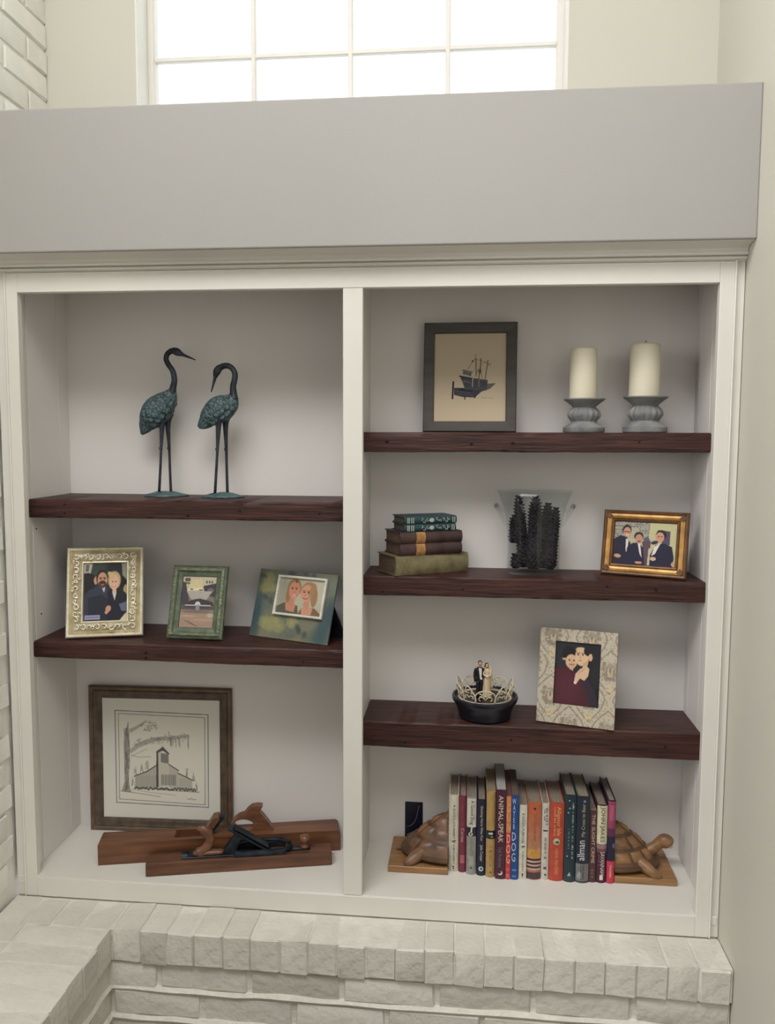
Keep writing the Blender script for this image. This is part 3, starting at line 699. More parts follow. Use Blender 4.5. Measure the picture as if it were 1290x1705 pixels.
# --- church drawing in a walnut frame
wd, ht, th = .3935, .401, .017
t = frame_root('framed_drawing', 'large square walnut frame with a pencil drawing of a church beneath an oak', .217, .2495, .0004, .035, .022)
bm = BM(); ring_frame(bm, wd, ht, [(.012, .003), (.014, .001), (.020, .0035), (.028, .005), (.0345, .008), (.0345, .012)]); link('moulding', bm, M['walnut'], t)
bm = BM(); ring_frame(bm, wd, ht, [(.003, th), (0, th-.003), (0, .003), (.003, 0), (.009, 0), (.0115, .0025), (.012, .003)]); link('outer_edge', bm, M['walnut_edge'], t, label='lighter brown outer edge')
I = Ink(230, 230, (213, 211, 201))
def inkq(I):
    G = (96, 94, 90); Dk = (58, 56, 56)
    def U(x, y): return ((x-175)/915., (y-195)/940.)       # drawing laid out on the sheet of the frame
    L = lambda pts, wdt, c=G, al=1: I.line([U(*p) for p in pts], wdt, c, al)
    PL_ = lambda pts, c, al=1: I.poly([U(*p) for p in pts], c, al)
    PL_([(305, 322), (970, 335), (968, 1012), (302, 988)], (217, 212, 199))
    L([(278, 296), (995, 312), (993, 1032), (280, 1015), (278, 296)], .0045, Dk); L([(305, 320), (970, 335), (967, 1012), (303, 988), (305, 320)], .003, Dk)
    # oak trunk and limbs
    PL_([(380, 370), (385, 480), (390, 600), (378, 760), (375, 880), (400, 935), (320, 925), (345, 850), (345, 700), (342, 560), (360, 450)], (124, 122, 116), .7)
    PL_([(385, 600), (450, 545), (560, 500), (690, 488), (850, 468), (850, 495), (700, 512), (590, 530), (470, 575), (395, 630)], (140, 137, 130), .55)
    PL_([(385, 440), (440, 415), (530, 358), (500, 400), (440, 440), (395, 470)], (140, 137, 130), .6)
    r = random.Random(2)
    for k in range(60):
        y = r.uniform(420, 900); x = r.uniform(345, 385); L([(x, y), (x+r.uniform(-5, 5), y+r.uniform(20, 60))], .003, (70, 68, 66), .6)
    for k in range(120):
        x = r.uniform(420, 850); y = 545-(x-420)*.15+r.uniform(-26, 26); L([(x, y), (x+r.uniform(-24, 24), y+r.uniform(-14, 20))], .0028, (110, 108, 102), .7)
    for k in range(10):
        x = r.uniform(690, 850); L([(x, 500), (x+r.uniform(-4, 4), 500+r.uniform(30, 90))], .006, (120, 118, 112), .7)
    for k in range(40):
        x = r.uniform(480, 595); y = r.uniform(375, 450); L([(x, y), (x+r.uniform(-20, 20), y+r.uniform(-10, 20))], .004, (110, 108, 102), .7)
    L([(690, 450), (700, 480)], .004); L([(395, 640), (450, 655), (550, 650)], .003, G, .7); L([(395, 660), (420, 640), (520, 590)], .003, G, .7)
    # church
    PL_([(425, 800), (520, 760), (600, 712), (600, 890), (425, 900)], (176, 172, 160)); PL_([(600, 610), (690, 620), (690, 880), (600, 885)], (196, 190, 176)); PL_([(595, 610), (608, 610), (608, 885), (590, 885)], (86, 84, 82))
    PL_([(590, 610), (645, 568), (697, 622), (688, 628), (645, 600), (600, 620)], (92, 90, 88)); PL_([(628, 620), (688, 625), (688, 700), (628, 690)], (128, 126, 120)); L([(640, 560), (645, 600)], .003)
    PL_([(690, 710), (762, 755), (760, 885), (690, 890)], (182, 178, 166)); PL_([(762, 775), (870, 822), (868, 910), (762, 890)], (186, 182, 168))
    L([(420, 806), (520, 765), (605, 708)], .007, Dk); L([(690, 705), (765, 752)], .007, Dk); L([(760, 772), (875, 824)], .007, Dk)
    for x in range(435, 600, 11): L([(x, 800), (x, 892)], .0025, (120, 118, 112), .7)
    for x in range(630, 740, 13): PL_([(x, 785), (x+8, 785), (x+8, 870), (x, 870)], (126, 126, 122))
    for x in range(775, 868, 12): L([(x, 815), (x, 890)], .0025, (120, 118, 112), .7)
    for x in range(425, 900, 9):
        I.ell(*U(x, 898+r.uniform(-8, 8)), .008, .008, (92, 90, 86), .5)
    for x, y in ((480, 740), (430, 760), (520, 720), (830, 770), (880, 800), (900, 870), (410, 850)):
        for k in range(6): L([(x+r.uniform(-14, 14), y+30), (x+r.uniform(-10, 10), y-r.uniform(0, 40))], .003, (120, 118, 110), .7)
    L([(310, 925), (420, 935), (620, 960)], .004, G, .8); L([(400, 910), (560, 930), (740, 945)], .003, G, .6); L([(620, 905), (920, 915)], .005, Dk, .8)
    L([(830, 968), (850, 975), (860, 965), (880, 978), (898, 970)], .004, G, .9)
inkq(I); I.sheet('drawing', t, wd-.066, ht-.066, M['print_matte'], z0=.033, y=.0105)
backing(t, wd, ht, th, 'walnut')

# --- ship drawing in a dark frame
wd, ht, th = .229, .2705, .015
t = frame_root('framed_drawing', 'dark grey-brown frame with an ink drawing of a moored fishing boat', 1.0367, .217, 1.0882, -.0307, .0983)
bm = BM(); ring_frame(bm, wd, ht, [(.002, th), (0, th-.002), (0, .002), (.002, 0), (.0245, .0015), (.0262, .004), (.0262, .010)]); link('moulding', bm, M['dark_frame'], t)
I = Ink(150, 188, (196, 182, 158))
def boat(I):
    def U(x, y): return ((x-232)/800., (y-235)/990.)
    L = lambda pts, wdt, c=(60, 58, 62), al=1: I.line([U(*p) for p in pts], wdt, c, al)
    G = lambda pts, c, al=1: I.poly([U(*p) for p in pts], c, al)
    I.ell(.5, .85, .6, .3, (204, 186, 158), .9, 0, .5)
    G([(455, 845), (700, 850), (920, 795), (860, 855), (760, 890), (690, 955), (560, 950), (455, 925)], (66, 66, 76)); G([(700, 870), (820, 800), (915, 795), (850, 860)], (104, 104, 100)); G([(560, 850), (690, 860), (650, 890), (480, 880)], (50, 52, 64))
    L([(447, 780), (440, 965)], .022, (34, 32, 38)); L([(580, 950), (578, 975)], .014, (40, 38, 44)); L([(690, 930), (690, 955)], .02, (50, 50, 58)); L([(470, 880), (640, 905)], .006, (130, 126, 126), .8); L([(480, 910), (680, 935)], .005, (120, 118, 118), .7)
    G([(515, 705), (660, 735), (830, 760), (822, 875), (580, 868), (545, 770)], (80, 80, 88)); G([(555, 640), (655, 665), (645, 725), (545, 690)], (156, 148, 136)); G([(560, 655), (648, 678), (642, 712), (554, 688)], (92, 94, 104))
    for x in (585, 615): L([(x, 665), (x-4, 705)], .006, (170, 162, 146))
    L([(548, 645), (660, 668)], .008, (50, 48, 52)); L([(512, 715), (570, 730), (650, 745)], .012, (44, 42, 50)); L([(530, 740), (570, 770)], .008, (50, 48, 54)); L([(560, 770), (640, 790)], .01, (140, 136, 130)); L([(665, 740), (660, 830)], .016, (170, 164, 152)); L([(735, 760), (735, 830)], .02, (126, 120, 112))
    for x in range(590, 830, 22): L([(x, 770), (x-6, 835)], .006, (54, 52, 60), .7)
    L([(690, 470), (693, 690)], .005); L([(750, 520), (745, 640), (728, 750)], .013, (86, 78, 66)); L([(830, 540), (800, 750)], .013, (112, 96, 74)); L([(700, 520), (705, 720)], .008, (120, 106, 82)); I.ell(*U(740, 660), .022, .026, (80, 74, 70), .8, 0, .7)
    L([(660, 545), (605, 640)], .004); L([(660, 545), (690, 520), (750, 540), (860, 590)], .003); L([(760, 580), (830, 545)], .003); L([(745, 640), (770, 740)], .005); L([(720, 640), (690, 720)], .004); L([(860, 570), (830, 600)], .004)
    I.ell(*U(660, 547), .012, .01, (50, 48, 50))
    L([(755, 960), (780, 955), (800, 962), (825, 955)], .006, (130, 120, 108), .8); L([(840, 965), (870, 960), (895, 968)], .006, (130, 120, 108), .8)
boat(I); I.sheet('drawing', t, wd-.052, ht-.052, M['print_matte'], z0=.026, y=.0085)
backing(t, wd, ht, th, 'dark_frame')

# --- gold frame, three men in dinner jackets
wd, ht, th = .1998, .1577, .016
t = frame_root('photo_frame', 'antique gold landscape frame with three men in dinner jackets', 1.4531, .1723, .7442, -.3909, .2042)
bm = BM(); ring_frame(bm, wd, ht, [(.003, th), (0, th-.003), (0, .002), (.003, 0), (.007, .001), (.008, .003)]); ring_frame(bm, wd, ht, [(.020, .004), (.022, .0015), (.0255, .0025), (.0275, .006), (.0275, .011)])
# mitred dark corners
for sx in (-1, 1):
    for z0, z1 in ((.008, .022), (ht-.022, ht-.008)):
        cx, cz = sx*(wd/2-.014), (z0+z1)/2; vs = prism(bm, [(cx-.0088, cz), (cx, cz-.0088), (cx+.0088, cz), (cx, cz+.0088)], -.0004, .006)
link('moulding', bm, M['gold_dark'], t)
bm = BM(); ring_frame(bm, wd, ht, [(.008, .003), (.0095, .0012), (.014, .0005), (.0185, .002), (.020, .004)]); link('gilt_band', bm, M['gold'], t, label='bright gold band of the moulding')
I = Ink(112, 80, (176, 172, 138))
r = random.Random(6)
for j in range(9):
    for i in range(12): I.poly([(i*.05-.02*(j % 2), j*.045), (i*.05+.04-.02*(j % 2), j*.045), (i*.05+.04-.02*(j % 2), j*.045+.033), (i*.05-.02*(j % 2), j*.045+.033)], r.choice([(120, 116, 124), (146, 140, 136), (100, 98, 112)]))
I.poly([(.58, 0), (1, 0), (1, 1), (.6, 1), (.56, .3)], (188, 182, 140)); I.poly([(.14, .12), (.4, .14), (.38, .45), (.12, .5)], (180, 176, 150), .7)
I.ell(.53, .42, .05, .08, (90, 86, 110)); I.poly([(.46, .45), (.6, .42), (.6, 1), (.5, 1)], (92, 70, 84)); I.poly([(.57, .6), (.63, .6), (.63, 1), (.56, 1)], (188, 184, 150))
NV = (34, 32, 54)
I.poly([(0, .42), (.1, .33), (.2, .36), (.27, .5), (.3, 1), (0, 1)], NV); I.poly([(.19, .4), (.24, .42), (.22, .74), (.2, .7)], (214, 206, 196))
I.ell(.20, .2, .075, .13, (40, 30, 32)); I.ell(.205, .245, .062, .12, (190, 140, 116)); I.line([(.16, .235), (.25, .24)], .01, (40, 34, 38)); I.ell(.21, .31, .03, .015, (226, 206, 196)); I.ell(.07, .82, .06, .045, SKIN, .3, .2)
I.poly([(.22, .62), (.3, .5), (.4, .48), (.48, .6), (.52, 1), (.2, 1)], NV); I.poly([(.385, .48), (.43, .5), (.47, .84), (.43, .74)], (220, 212, 202)); I.ell(.4, .33, .075, .1, (44, 36, 38)); I.ell(.405, .39, .06, .11, (186, 136, 112)); I.ell(.41, .45, .03, .02, (120, 80, 70)); I.ell(.42, .95, .06, .03, SKIN)
I.poly([(.7, .16), (.9, .18), (.9, .5), (.8, .5), (.68, .3)], (82, 70, 92)); I.poly([(.6, .75), (.68, .52), (.8, .46), (.94, .54), (.98, .8), (.96, 1), (.6, 1)], NV); I.poly([(.66, .56), (.76, .46), (.68, .72), (.62, .78)], (222, 214, 204))
I.ell(.76, .27, .085, .11, (40, 30, 34)); I.ell(.74, .33, .07, .12, (196, 146, 120)); I.ell(.66, .46, .06, .04, (50, 46, 62), .3, -.5); I.ell(.65, .84, .05, .045, (206, 170, 146)); I.ell(.97, .94, .03, .05, SKIN)
for x in (.72, .77): I.ell(x, .31, .012, .014, (60, 44, 42))
I.speck(.06); I.sheet('photograph', t, wd-.055, ht-.055, M['print'], z0=.0275, y=.0065)
backing(t, wd, ht, th); easel_leg(t, wd, ht, th, .2042)

# --- damask paper frame, embracing couple
wd, ht, th = .1845, .2278, .012
t = frame_root('photo_frame', 'cream damask patterned photo frame with an embracing couple in dark clothes', 1.2973, .1269, .3862, -.2754, .1809)
I = Ink(140, 173, (184, 175, 157))
TA = (134, 123, 108)
r = np.random.RandomState(9)
for j in range(-1, 4):
    for i in range(-1, 4):
        cx, cy = .17+i*.5+.25*(j % 2), .1+j*.31
        for sgn in (-1, 1):
            pts = [(cx+sgn*.2*math.sin(q*PI)*(1 if q < .5 else .9), cy-.22+.44*q) for q in np.linspace(0, 1, 12)]; I.line(pts, .016, TA, .8)
            for q in (0, .5, 1, 1.5, 2, 2.6): I.ell(cx+sgn*.09*math.cos(q), cy+.1*math.sin(q*1.4)-.03, .03, .024, TA, .5, q, .75)
        I.ell(cx, cy, .07, .09, TA, .3, 0, .6); I.ell(cx, cy, .035, .05, (190, 174, 146), .4); I.ell(cx, cy+.17, .05, .04, (196, 180, 146), .4); I.ell(cx, cy-.02, .015, .03, TA, .5)
for k in range(1500): I.ell(r.rand(), r.rand(), .007, .006, TA if r.rand() < .6 else (200, 188, 164), .8, 0, .7)
hl, ht_, hw, hh = .21, .135, .585, .655
I.sheet('damask_face', t, wd, ht, M['print_matte'], y=0, hole=lambda x, y: hl < x < hl+hw and ht_ < y < ht_+hh)
ox = (hl+hw/2-.5)*wd; oz = ht*(1-ht_-hh)
bm = BM(); ring_frame(bm, wd, ht, [(0, 0), (0, th), (.02, th)]); ring_frame(bm, hw*wd+.004, hh*ht+.004, [(.001, .0002), (.001, .006)], ox, oz-.002); link('frame_sides', bm, flat((150, 136, 114), .6), t)
I = Ink(72, 102, (36, 36, 44))
I.ell(.2, .25, .3, .3, (44, 44, 52), .8); I.ell(.3, .2, .16, .14, (34, 32, 36))
I.poly([(.72, .3), (.95, .32), (1, .4), (1, 1), (.7, 1), (.65, .6)], (30, 31, 36)); I.ell(.9, .5, .12, .2, (40, 42, 44), .8)
MR = (74, 36, 44)
I.poly([(0, .45), (.1, .4), (.28, .38), (.5, .52), (.68, .6), (.78, .75), (.8, 1), (0, 1)], MR); I.ell(.3, .75, .25, .25, (84, 42, 52), .9); I.poly([(.55, .58), (.72, .56), (.9, .75), (.98, 1), (.78, 1), (.7, .75)], (52, 42, 54)); I.poly([(.3, .4), (.4, .38), (.38, .5)], (46, 24, 30))
I.ell(.34, .24, .18, .13, (34, 28, 30)); I.ell(.355, .31, .13, .115, (206, 172, 138)); I.ell(.36, .38, .08, .05, (200, 164, 130)); I.poly([(.26, .36), (.42, .36), (.4, .46), (.33, .44)], (198, 162, 130)); I.ell(.2, .28, .05, .02, (190, 160, 130), .5)
for x in (.31, .41): I.ell(x, .29, .024, .012, (84, 60, 52))
I.ell(.365, .325, .014, .018, (186, 146, 116)); I.line([(.32, .357), (.37, .366), (.42, .352)], .02, (150, 76, 74))
I.ell(.62, .16, .2, .12, (40, 36, 40)); I.ell(.58, .22, .15, .15, (212, 180, 144)); I.ell(.54, .11, .1, .04, (206, 176, 140), .4); I.ell(.72, .12, .1, .08, (38, 34, 38)); I.ell(.77, .22, .045, .06, (206, 168, 134)); I.poly([(.6, .33), (.74, .25), (.7, .42), (.62, .42)], (196, 160, 128))
for x in (.5, .6): I.ell(x, .19, .022, .012, (84, 62, 56)); I.line([(x-.03, .165), (x+.03, .165)], .014, (64, 50, 48))
I.ell(.55, .235, .016, .02, (186, 150, 120)); I.line([(.51, .28), (.58, .285)], .014, (150, 90, 84))
I.poly([(.44, .6), (.46, .5), (.55, .42), (.68, .36), (.76, .4), (.74, .52), (.66, .6), (.56, .57), (.48, .67)], (208, 176, 146)); 
for k in range(3): I.line([(.5+.05*k, .5-.02*k), (.6+.04*k, .44-.03*k)], .008, (160, 126, 104), .8)
I.ell(.46, .64, .03, .03, (216, 200, 190))
I.sheet('photograph', t, hw*wd, hh*ht, M['print'], x0=ox, z0=oz, y=.0045)
backing(t, wd, ht, th, inset=.003); easel_leg(t, wd, ht, th, .1809, wide=.04)

# ================================================================== CANDLES ON HOLDERS
def candle_set(x, y, z, sc, cr, cz0, cz1, wick, lab_c, lab_h, cdx):
    t = thing('candle_holder', lab_h, 'candle holder', (x, y, z), group=None)
    s = sc
    bm = BM(); lathe(bm, [(0, .0), (.047*s, 0), (.0485*s, .002), (.0485*s, .012*s), (.046*s, .0135*s), (.040*s, .017*s), (.031*s, .023*s), (.0295*s, .0265*s)], 40); link('foot', bm, M['stone'], t, smooth=True)
    bm = BM(); lathe(bm, [(.0292*s, .026*s), (.032*s, .030*s), (.0375*s, .037*s), (.0385*s, .043*s), (.036*s, .050*s), (.030*s, .0565*s), (.0262*s, .0595*s)], 80, mod=lambda a, zz: 1+.035*math.cos(16*a)); link('gadrooned_bowl', bm, M['stone'], t, smooth=True)
    bm = BM(); lathe(bm, [(.0262*s, .059*s), (.029*s, .0625*s), (.040*s, .0715*s), (.0485*s, .0775*s), (.0487*s, .0800*s), (.046*s, .0800*s), (.040*s, .0775*s), (0, .0770*s)], 40); link('dish', bm, M['stone'], t, smooth=True)
    zc = z+.0775*s
    c = thing('pillar_candle', lab_c, 'candle', (x+cdx, y, zc), group=None)
    h = cz1-zc
    bm = BM(); lathe(bm, [(0, 0), (cr*1.02, 0), (cr*1.03, .003), (cr, .015), (cr*.985, h-.006), (cr*.93, h-.001), (cr*.8, h+.0006), (cr*.35, h-.001), (0, h-.002)], 36, mod=lambda a, zz: 1+.01*math.sin(2*a+zz*40)); link('wax', bm, M['candle'], c, smooth='all')
    bm = BM(); tube(bm, [(0, 0, h-.004, .0012), (.0006, 0, h+wick*.6, .0012), (.0018, 0, h+wick, .0008)], n=6, k=2); link('wick', bm, M['wick'], c)
candle_set(1.3097, .185, 1.0868, 1.0, .0318, 1.168, 1.2855, .003, 'shorter ivory pillar candle on the left grey holder', 'grey distressed candle holder under the shorter candle, left of the pair', -.004)
candle_set(1.452, .185, 1.0869, 1.06, .0352, 1.173, 1.2945, .008, 'taller ivory pillar candle with a dark wick on the right grey holder', 'grey distressed candle holder under the taller candle, right of the pair', -.004)

# ================================================================== BOOKS
def book(label, loc, rot, t_, h, d, col, hard=True, pages='pages', group='books', rough=.5, mat=None, name='book'):
    """upright book: thickness along x, spine facing -y at y=0, height z"""
    b = thing(name, label, 'book', loc, rot, group)
    m = mat or flat(col, rough); e = .0024 if hard else .0008; ov = .003 if hard else .0002
    bm = BM(); n = 7; bulge = min(.004, t_*.16) if hard else .0006
    outer = [(-t_/2, d)]; 
    for i in range(n+1):
        a = -1+2*i/n; outer.append((a*t_/2, -bulge*(1-a*a)+.0015*a*a))
    outer.append((t_/2, d)); inner = [(t_/2-e, d), (t_/2-e, e+.002)] + [(-t_/2+e, e+.002), (-t_/2+e, d)]
    lo = [bm.verts.new((x, y, 0)) for x, y in outer+inner]; hi = [bm.verts.new((x, y, h)) for x, y in outer+inner]
    k = len(lo)
    for i in range(k): bm.faces.new((lo[i], lo[(i+1) % k], hi[(i+1) % k], hi[i]))
    # caps as strips: left board, spine, right board
    no = len(outer)
    for S_, rev in ((lo, True), (hi, False)):
        def F(ix):
            f = [S_[i] for i in ix]; bm.faces.new(list(reversed(f)) if rev else f)
        F([0, 1, k-2, k-1]); F([no-2, no-1, no, no+1]); F(list(range(1, no-1))+[no+1, k-2])
    link('cover', bm, m, b, smooth=True)
    bm = BM(); box(bm, -t_/2+e, t_/2-e, e+.002, d-ov, ov, h-ov); link('pages', bm, M[pages], b)
    b['_bulge'] = bulge
    return b, -bulge-.0003
def band(b, name, col, t_, z0, z1, y, rough=.5, wd=.94):
    bm = BM(); bu = -(y+.0003); n = 6; a0 = []; a1 = []
    for i in range(n+1):
        a = (-1+2*i/n)*wd; yy = -bu*(1-a*a)+.0015*a*a-.0002
        a0.append(bm.verts.new((a*t_/2, yy, z0))); a1.append(bm.verts.new((a*t_/2, yy, z1)))
    for i in range(n): bm.faces.new((a0[i], a0[i+1], a1[i+1], a1[i]))
    return link(name, bm, flat(col, rough) if isinstance(col, tuple) else col, b)
def disc(b, name, col, cx, cz, r, y, n=14, sz=1):
    bm = BM(); c = [bm.verts.new((cx+r*math.cos(2*PI*i/n), y-.0002, cz+r*sz*math.sin(2*PI*i/n))) for i in range(n)]
    bm.faces.new(c); return link(name, bm, flat(col), b)
def dogmark(b, cx, cz, s, y, col=(30, 28, 28)):
    bm = BM()
    for P_ in ([(-1, .1), (-.2, .25), (.5, .5), (.6, 0), (-.3, -.15), (-.9, -.1)], [(.4, .6), (1, .5), (1, .1), (.5, 0)], [(-.2, 0), (0, 0), (-.1, -.8), (-.3, -.8)], [(.4, .1), (.6, .1), (.7, -.9), (.5, -.9)]):
        f = [bm.verts.new((cx+x*s, y-.0002, cz+z*s)) for x, z in P_]; bm.faces.new(f)
    return link('emblem', bm, flat(col), b)
G = 'books between the turtle bookends'
BK = {}
def ub(n, label, x0, x1, y, h, d, col, **k):
    tk = x1-x0-.0006
    b, yy = book(label, ((x0+x1)/2, y, 0.0002), (0, 0, 0), tk, h, min(d, D-.002-y), col, group=G, **k)
    return b, tk, yy
INK = flat((40, 38, 38)); WH = flat((216, 210, 198)); CR = flat((206, 196, 170))
# 1
b, tk, y = ub(1, 'white hardback beside the left turtle, with a small black dog on its spine', .9995, 1.0243, .137, .194, .134, (206, 200, 182))
text_part('title', "A DOG'S JOURNEY", b, INK, .0, .128, .0075, .088, y); dogmark(b, 0, .078, .0052, y); text_part('author', 'W. BRUCE CAMERON', b, INK, .001, .045, .004, .05, y); disc(b, 'emblem', (34, 32, 32), 0, .013, .0022, y); disc(b, 'emblem', (34, 32, 32), .0008, .008, .0018, y)
# 2
b, tk, y = ub(2, 'maroon hardback with a pink block near the foot of its spine', 1.0245, 1.0433, .134, .194, .135, (118, 50, 66))
text_part('title', 'Cerise', b, flat((214, 176, 176)), 0, .096, .0075, .036, y); dashes('small_print', b, flat((146, 80, 92)), -.001, .17, .122, .004, y, 4); 
for k in range(5): band(b, 'stripe', (190, 112, 120), tk, .024+k*.0042, .0272+k*.0042, y, wd=.6)
# 3
b, tk, y = ub(3, 'white and grey hardback with a picture of a black and white dog halfway up', 1.0436, 1.0675, .126, .195, .134, (150, 148, 142))
band(b, 'spine_panel', (206, 202, 188), tk, .121, .194, y, wd=.99); band(b, 'picture', (36, 38, 46), tk, .098, .121, y, wd=.98); disc(b, 'dog_face', (214, 210, 202), -.002, .104, .0052, y-.0003); disc(b, 'dog_nose', (20, 18, 20), -.002, .1035, .0022, y-.0006); bm = BM(); f = [bm.verts.new(p) for p in ((-.003, y-.0005, .106), (.001, y-.0005, .106), (.0025, y-.0005, .121), (-.001, y-.0005, .121))]; bm.faces.new(f); link('blaze', bm, WH, b)
text_part('title', 'A Good Dog', b, flat((60, 58, 56)), .0005, .159, .011, .062, y-.0004); text_part('author', 'JON KATZ', b, flat((118, 112, 108)), 0, .072, .008, .045, y); band(b, 'label_panel', (166, 164, 158), tk, .026, .046, y, wd=.5); disc(b, 'emblem', (84, 82, 80), 0, .018, .0028, y)
# 4
b, tk, y = ub(4, 'navy hardback with white lettering and a round white emblem at the foot', 1.0690, 1.0905, .123, .192, .142, (22, 26, 52))
text_part('title', 'Getting Here Was Fun', b, CR, 0, .134, .0075, .088, y); text_part('author', 'Julie Cooper', b, WH, 0, .058, .0085, .042, y); disc(b, 'emblem', (190, 194, 196), 0, .018, .0062, y); disc(b, 'emblem_centre', (50, 66, 88), .0006, .0185, .003, y-.0003)
band(b, 'foot_band', (26, 44, 62), tk, .001, .009, y, wd=.98)
# 5
b, tk, y = ub(5, 'tall tan hardback with a black picture band across its spine', 1.0911, 1.1135, .118, .216, .148, (176, 142, 88))
band(b, 'picture', (30, 34, 34), tk, .098, .119, y, wd=.98); disc(b, 'face', (176, 186, 180), .0, .112, .006, y-.0003, sz=.5); disc(b, 'face', (120, 128, 126), .003, .104, .0035, y-.0003, sz=.6); dashes('small_print', b, flat((142, 108, 60)), .0005, .082, .03, .006, y, 12); disc(b, 'emblem', (110, 74, 50), .0005, .013, .0025, y)
# 6
b, tk, y = ub(6, 'tallest dark maroon paperback with cream capitals and a moon emblem', 1.1141, 1.1383, .110, .225, .164, (70, 28, 48), hard=False, pages='pages_grey')
text_part('title', 'ANIMAL-SPEAK', b, flat((222, 206, 184)), .0, .152, .0115, .118, y); text_part('author', 'Ted Andrews', b, flat((122, 110, 132)), -.0005, .056, .009, .052, y); disc(b, 'emblem', (214, 200, 190), 0, .016, .0058, y); disc(b, 'emblem_shade', (70, 28, 48), -.002, .0185, .0045, y-.0003)
# 7
b, tk, y = ub(7, 'slim orange and red book with stacked cream capitals', 1.1389, 1.1512, .111, .2095, .162, (196, 60, 58), hard=False, pages='pages_dark')
band(b, 'orange_panel', (206, 130, 82), tk, .118, .2095, y, wd=.99); text_part('title', 'G\nU\nN', b, flat((226, 170, 112)), 0, .157, .0085, .066, y-.0004, 'stack', .85); text_part('title', 'D\nO\nG', b, flat((240, 196, 160)), 0, .077, .0092, .073, y, 'stack', .85); band(b, 'label_panel', (214, 96, 96), tk, .004, .014, y, wd=.8); band(b, 'label_panel', (206, 84, 84), tk, .022, .028, y, wd=.8)
# 8
b, tk, y = ub(8, 'royal blue book with stacked white capitals', 1.1514, 1.1692, .111, .212, .160, (26, 70, 132), hard=False, pages='pages_dark')
text_part('title', 'W\nA\nT\nE\nR', b, flat((196, 206, 214)), -.0025, .166, .0088, .076, y, 'stack', .85); text_part('title', 'D\nO\nG', b, flat((196, 206, 214)), -.0025, .083, .0105, .074, y, 'stack', .85); band(b, 'label_panel', (78, 128, 176), tk, .006, .011, y, wd=.6); band(b, 'label_panel', (78, 128, 176), tk, .022, .027, y, wd=.6)
# 9
b, tk, y = ub(9, 'short white paperback between the blue book and the orange one', 1.1706, 1.1899, .115, .187, .152, (208, 204, 188), hard=False)
text_part('title', "A DOG'S PURPOSE", b, INK, 0, .130, .0062, .076, y); dogmark(b, 0, .083, .0045, y); text_part('author', 'W. BRUCE CAMERON', b, flat((96, 92, 88)), .0005, .046, .0036, .05, y); disc(b, 'emblem', (34, 32, 32), 0, .013, .0022, y); disc(b, 'emblem', (34, 32, 32), 0, .0085, .0018, y)
# 10
b, tk, y = ub(10, 'thick orange hardback with black and pink stripes low on its spine', 1.1905, 1.2243, .119, .193, .138, (176, 112, 80))
for k in range(8): band(b, 'fade_panel', tuple(int(a+(c-a)*k/7) for a, c in zip((184, 94, 60), (178, 126, 100))), tk, .193-.0145*(k+1), .193-.0145*k-.0002, y, wd=.98)
band(b, 'yellow_panel', (200, 150, 80), tk, .054, .078, y-.0001, wd=.98)
for k in range(3): band(b, 'stripe', (26, 22, 24), tk, .0485-.0095*k, .0525-.0095*k, y-.0002, wd=.98); band(b, 'stripe', (196, 160, 150), tk, .043-.0095*k, .0485-.0095*k, y-.0002, wd=.98)
band(b, 'foot_band', (70, 60, 66), tk, .002, .0185, y-.0002, wd=.98); disc(b, 'emblem', (60, 30, 26), 0, .180, .0028, y-.0006); dashes('small_print', b, flat((168, 96, 60)), .001, .172, .10, .006, y-.0006, 5); dashes('author', b, flat((196, 120, 36)), -.004, .094, .062, .004, y-.0006, 6); dashes('author', b, flat((196, 120, 36)), .004, .092, .066, .004, y-.0006, 7)
# 11
b, tk, y = ub(11, 'slim white hardback with a tiny black mark, left of the red-orange book', 1.2249, 1.2437, .121, .191, .136, (204, 198, 186))
dashes('small_print', b, flat((92, 88, 86)), .002, .184, .14, .006, y, 21); dashes('small_print', b, flat((120, 116, 112)), -.003, .178, .15, .004, y, 22); band(b, 'black_bar', (34, 30, 34), tk, .1225, .126, y, wd=.6); dashes('author', b, flat((130, 126, 110)), 0, .112, .05, .006, y, 23); dashes('publisher', b, flat((70, 66, 66)), 0, .036, .026, .008, y, 24); disc(b, 'emblem', (60, 54, 54), .001, .013, .0024, y)
# 12
b, tk, y = ub(12, 'thick red-orange hardback with a small round landscape picture', 1.2441, 1.2788, .119, .1945, .138, (180, 72, 54))
text_part('title', 'Alligator Isle', b, flat((228, 172, 110)), .003, .151, .012, .072, y); dashes('small_print', b, flat((228, 172, 120)), -.006, .186, .116, .0035, y, 31, fill=.9); disc(b, 'picture', (176, 176, 140), -.001, .100, .0085, y); disc(b, 'picture_tree', (72, 84, 50), .001, .0985, .0045, y-.0003, sz=.7); disc(b, 'picture_cloud', (208, 206, 190), -.002, .104, .004, y-.0003, sz=.5); dashes('author', b, flat((214, 128, 84)), .0, .082, .018, .010, y, 32, fill=.75)
# 13
b, tk, y = ub(13, 'tall dark teal hardback with white flecks and a triangle emblem', 1.2792, 1.3068, .117, .2165, .138, (28, 50, 58))
dashes('title', b, flat((150, 164, 164)), .005, .200, .06, .004, y, 41, fill=.75); dashes('author', b, flat((120, 136, 138)), -.004, .135, .085, .004, y, 42); 
bm = BM(); f = [bm.verts.new(p) for p in ((-.006, y-.0002, .016), (.003, y-.0002, .016), (-.0005, y-.0002, .026))]; bm.faces.new(f); link('emblem', bm, flat((170, 176, 174)), b)
for x, z in ((-.004, .205), (-.003, .186), (.006, .19), (-.006, .175), (-.007, .066), (.006, .09)): disc(b, 'fleck', (176, 184, 182), x, z, .0018, y)
band(b, 'foot_band', (48, 62, 66), tk, .001, .014, y, wd=.98)
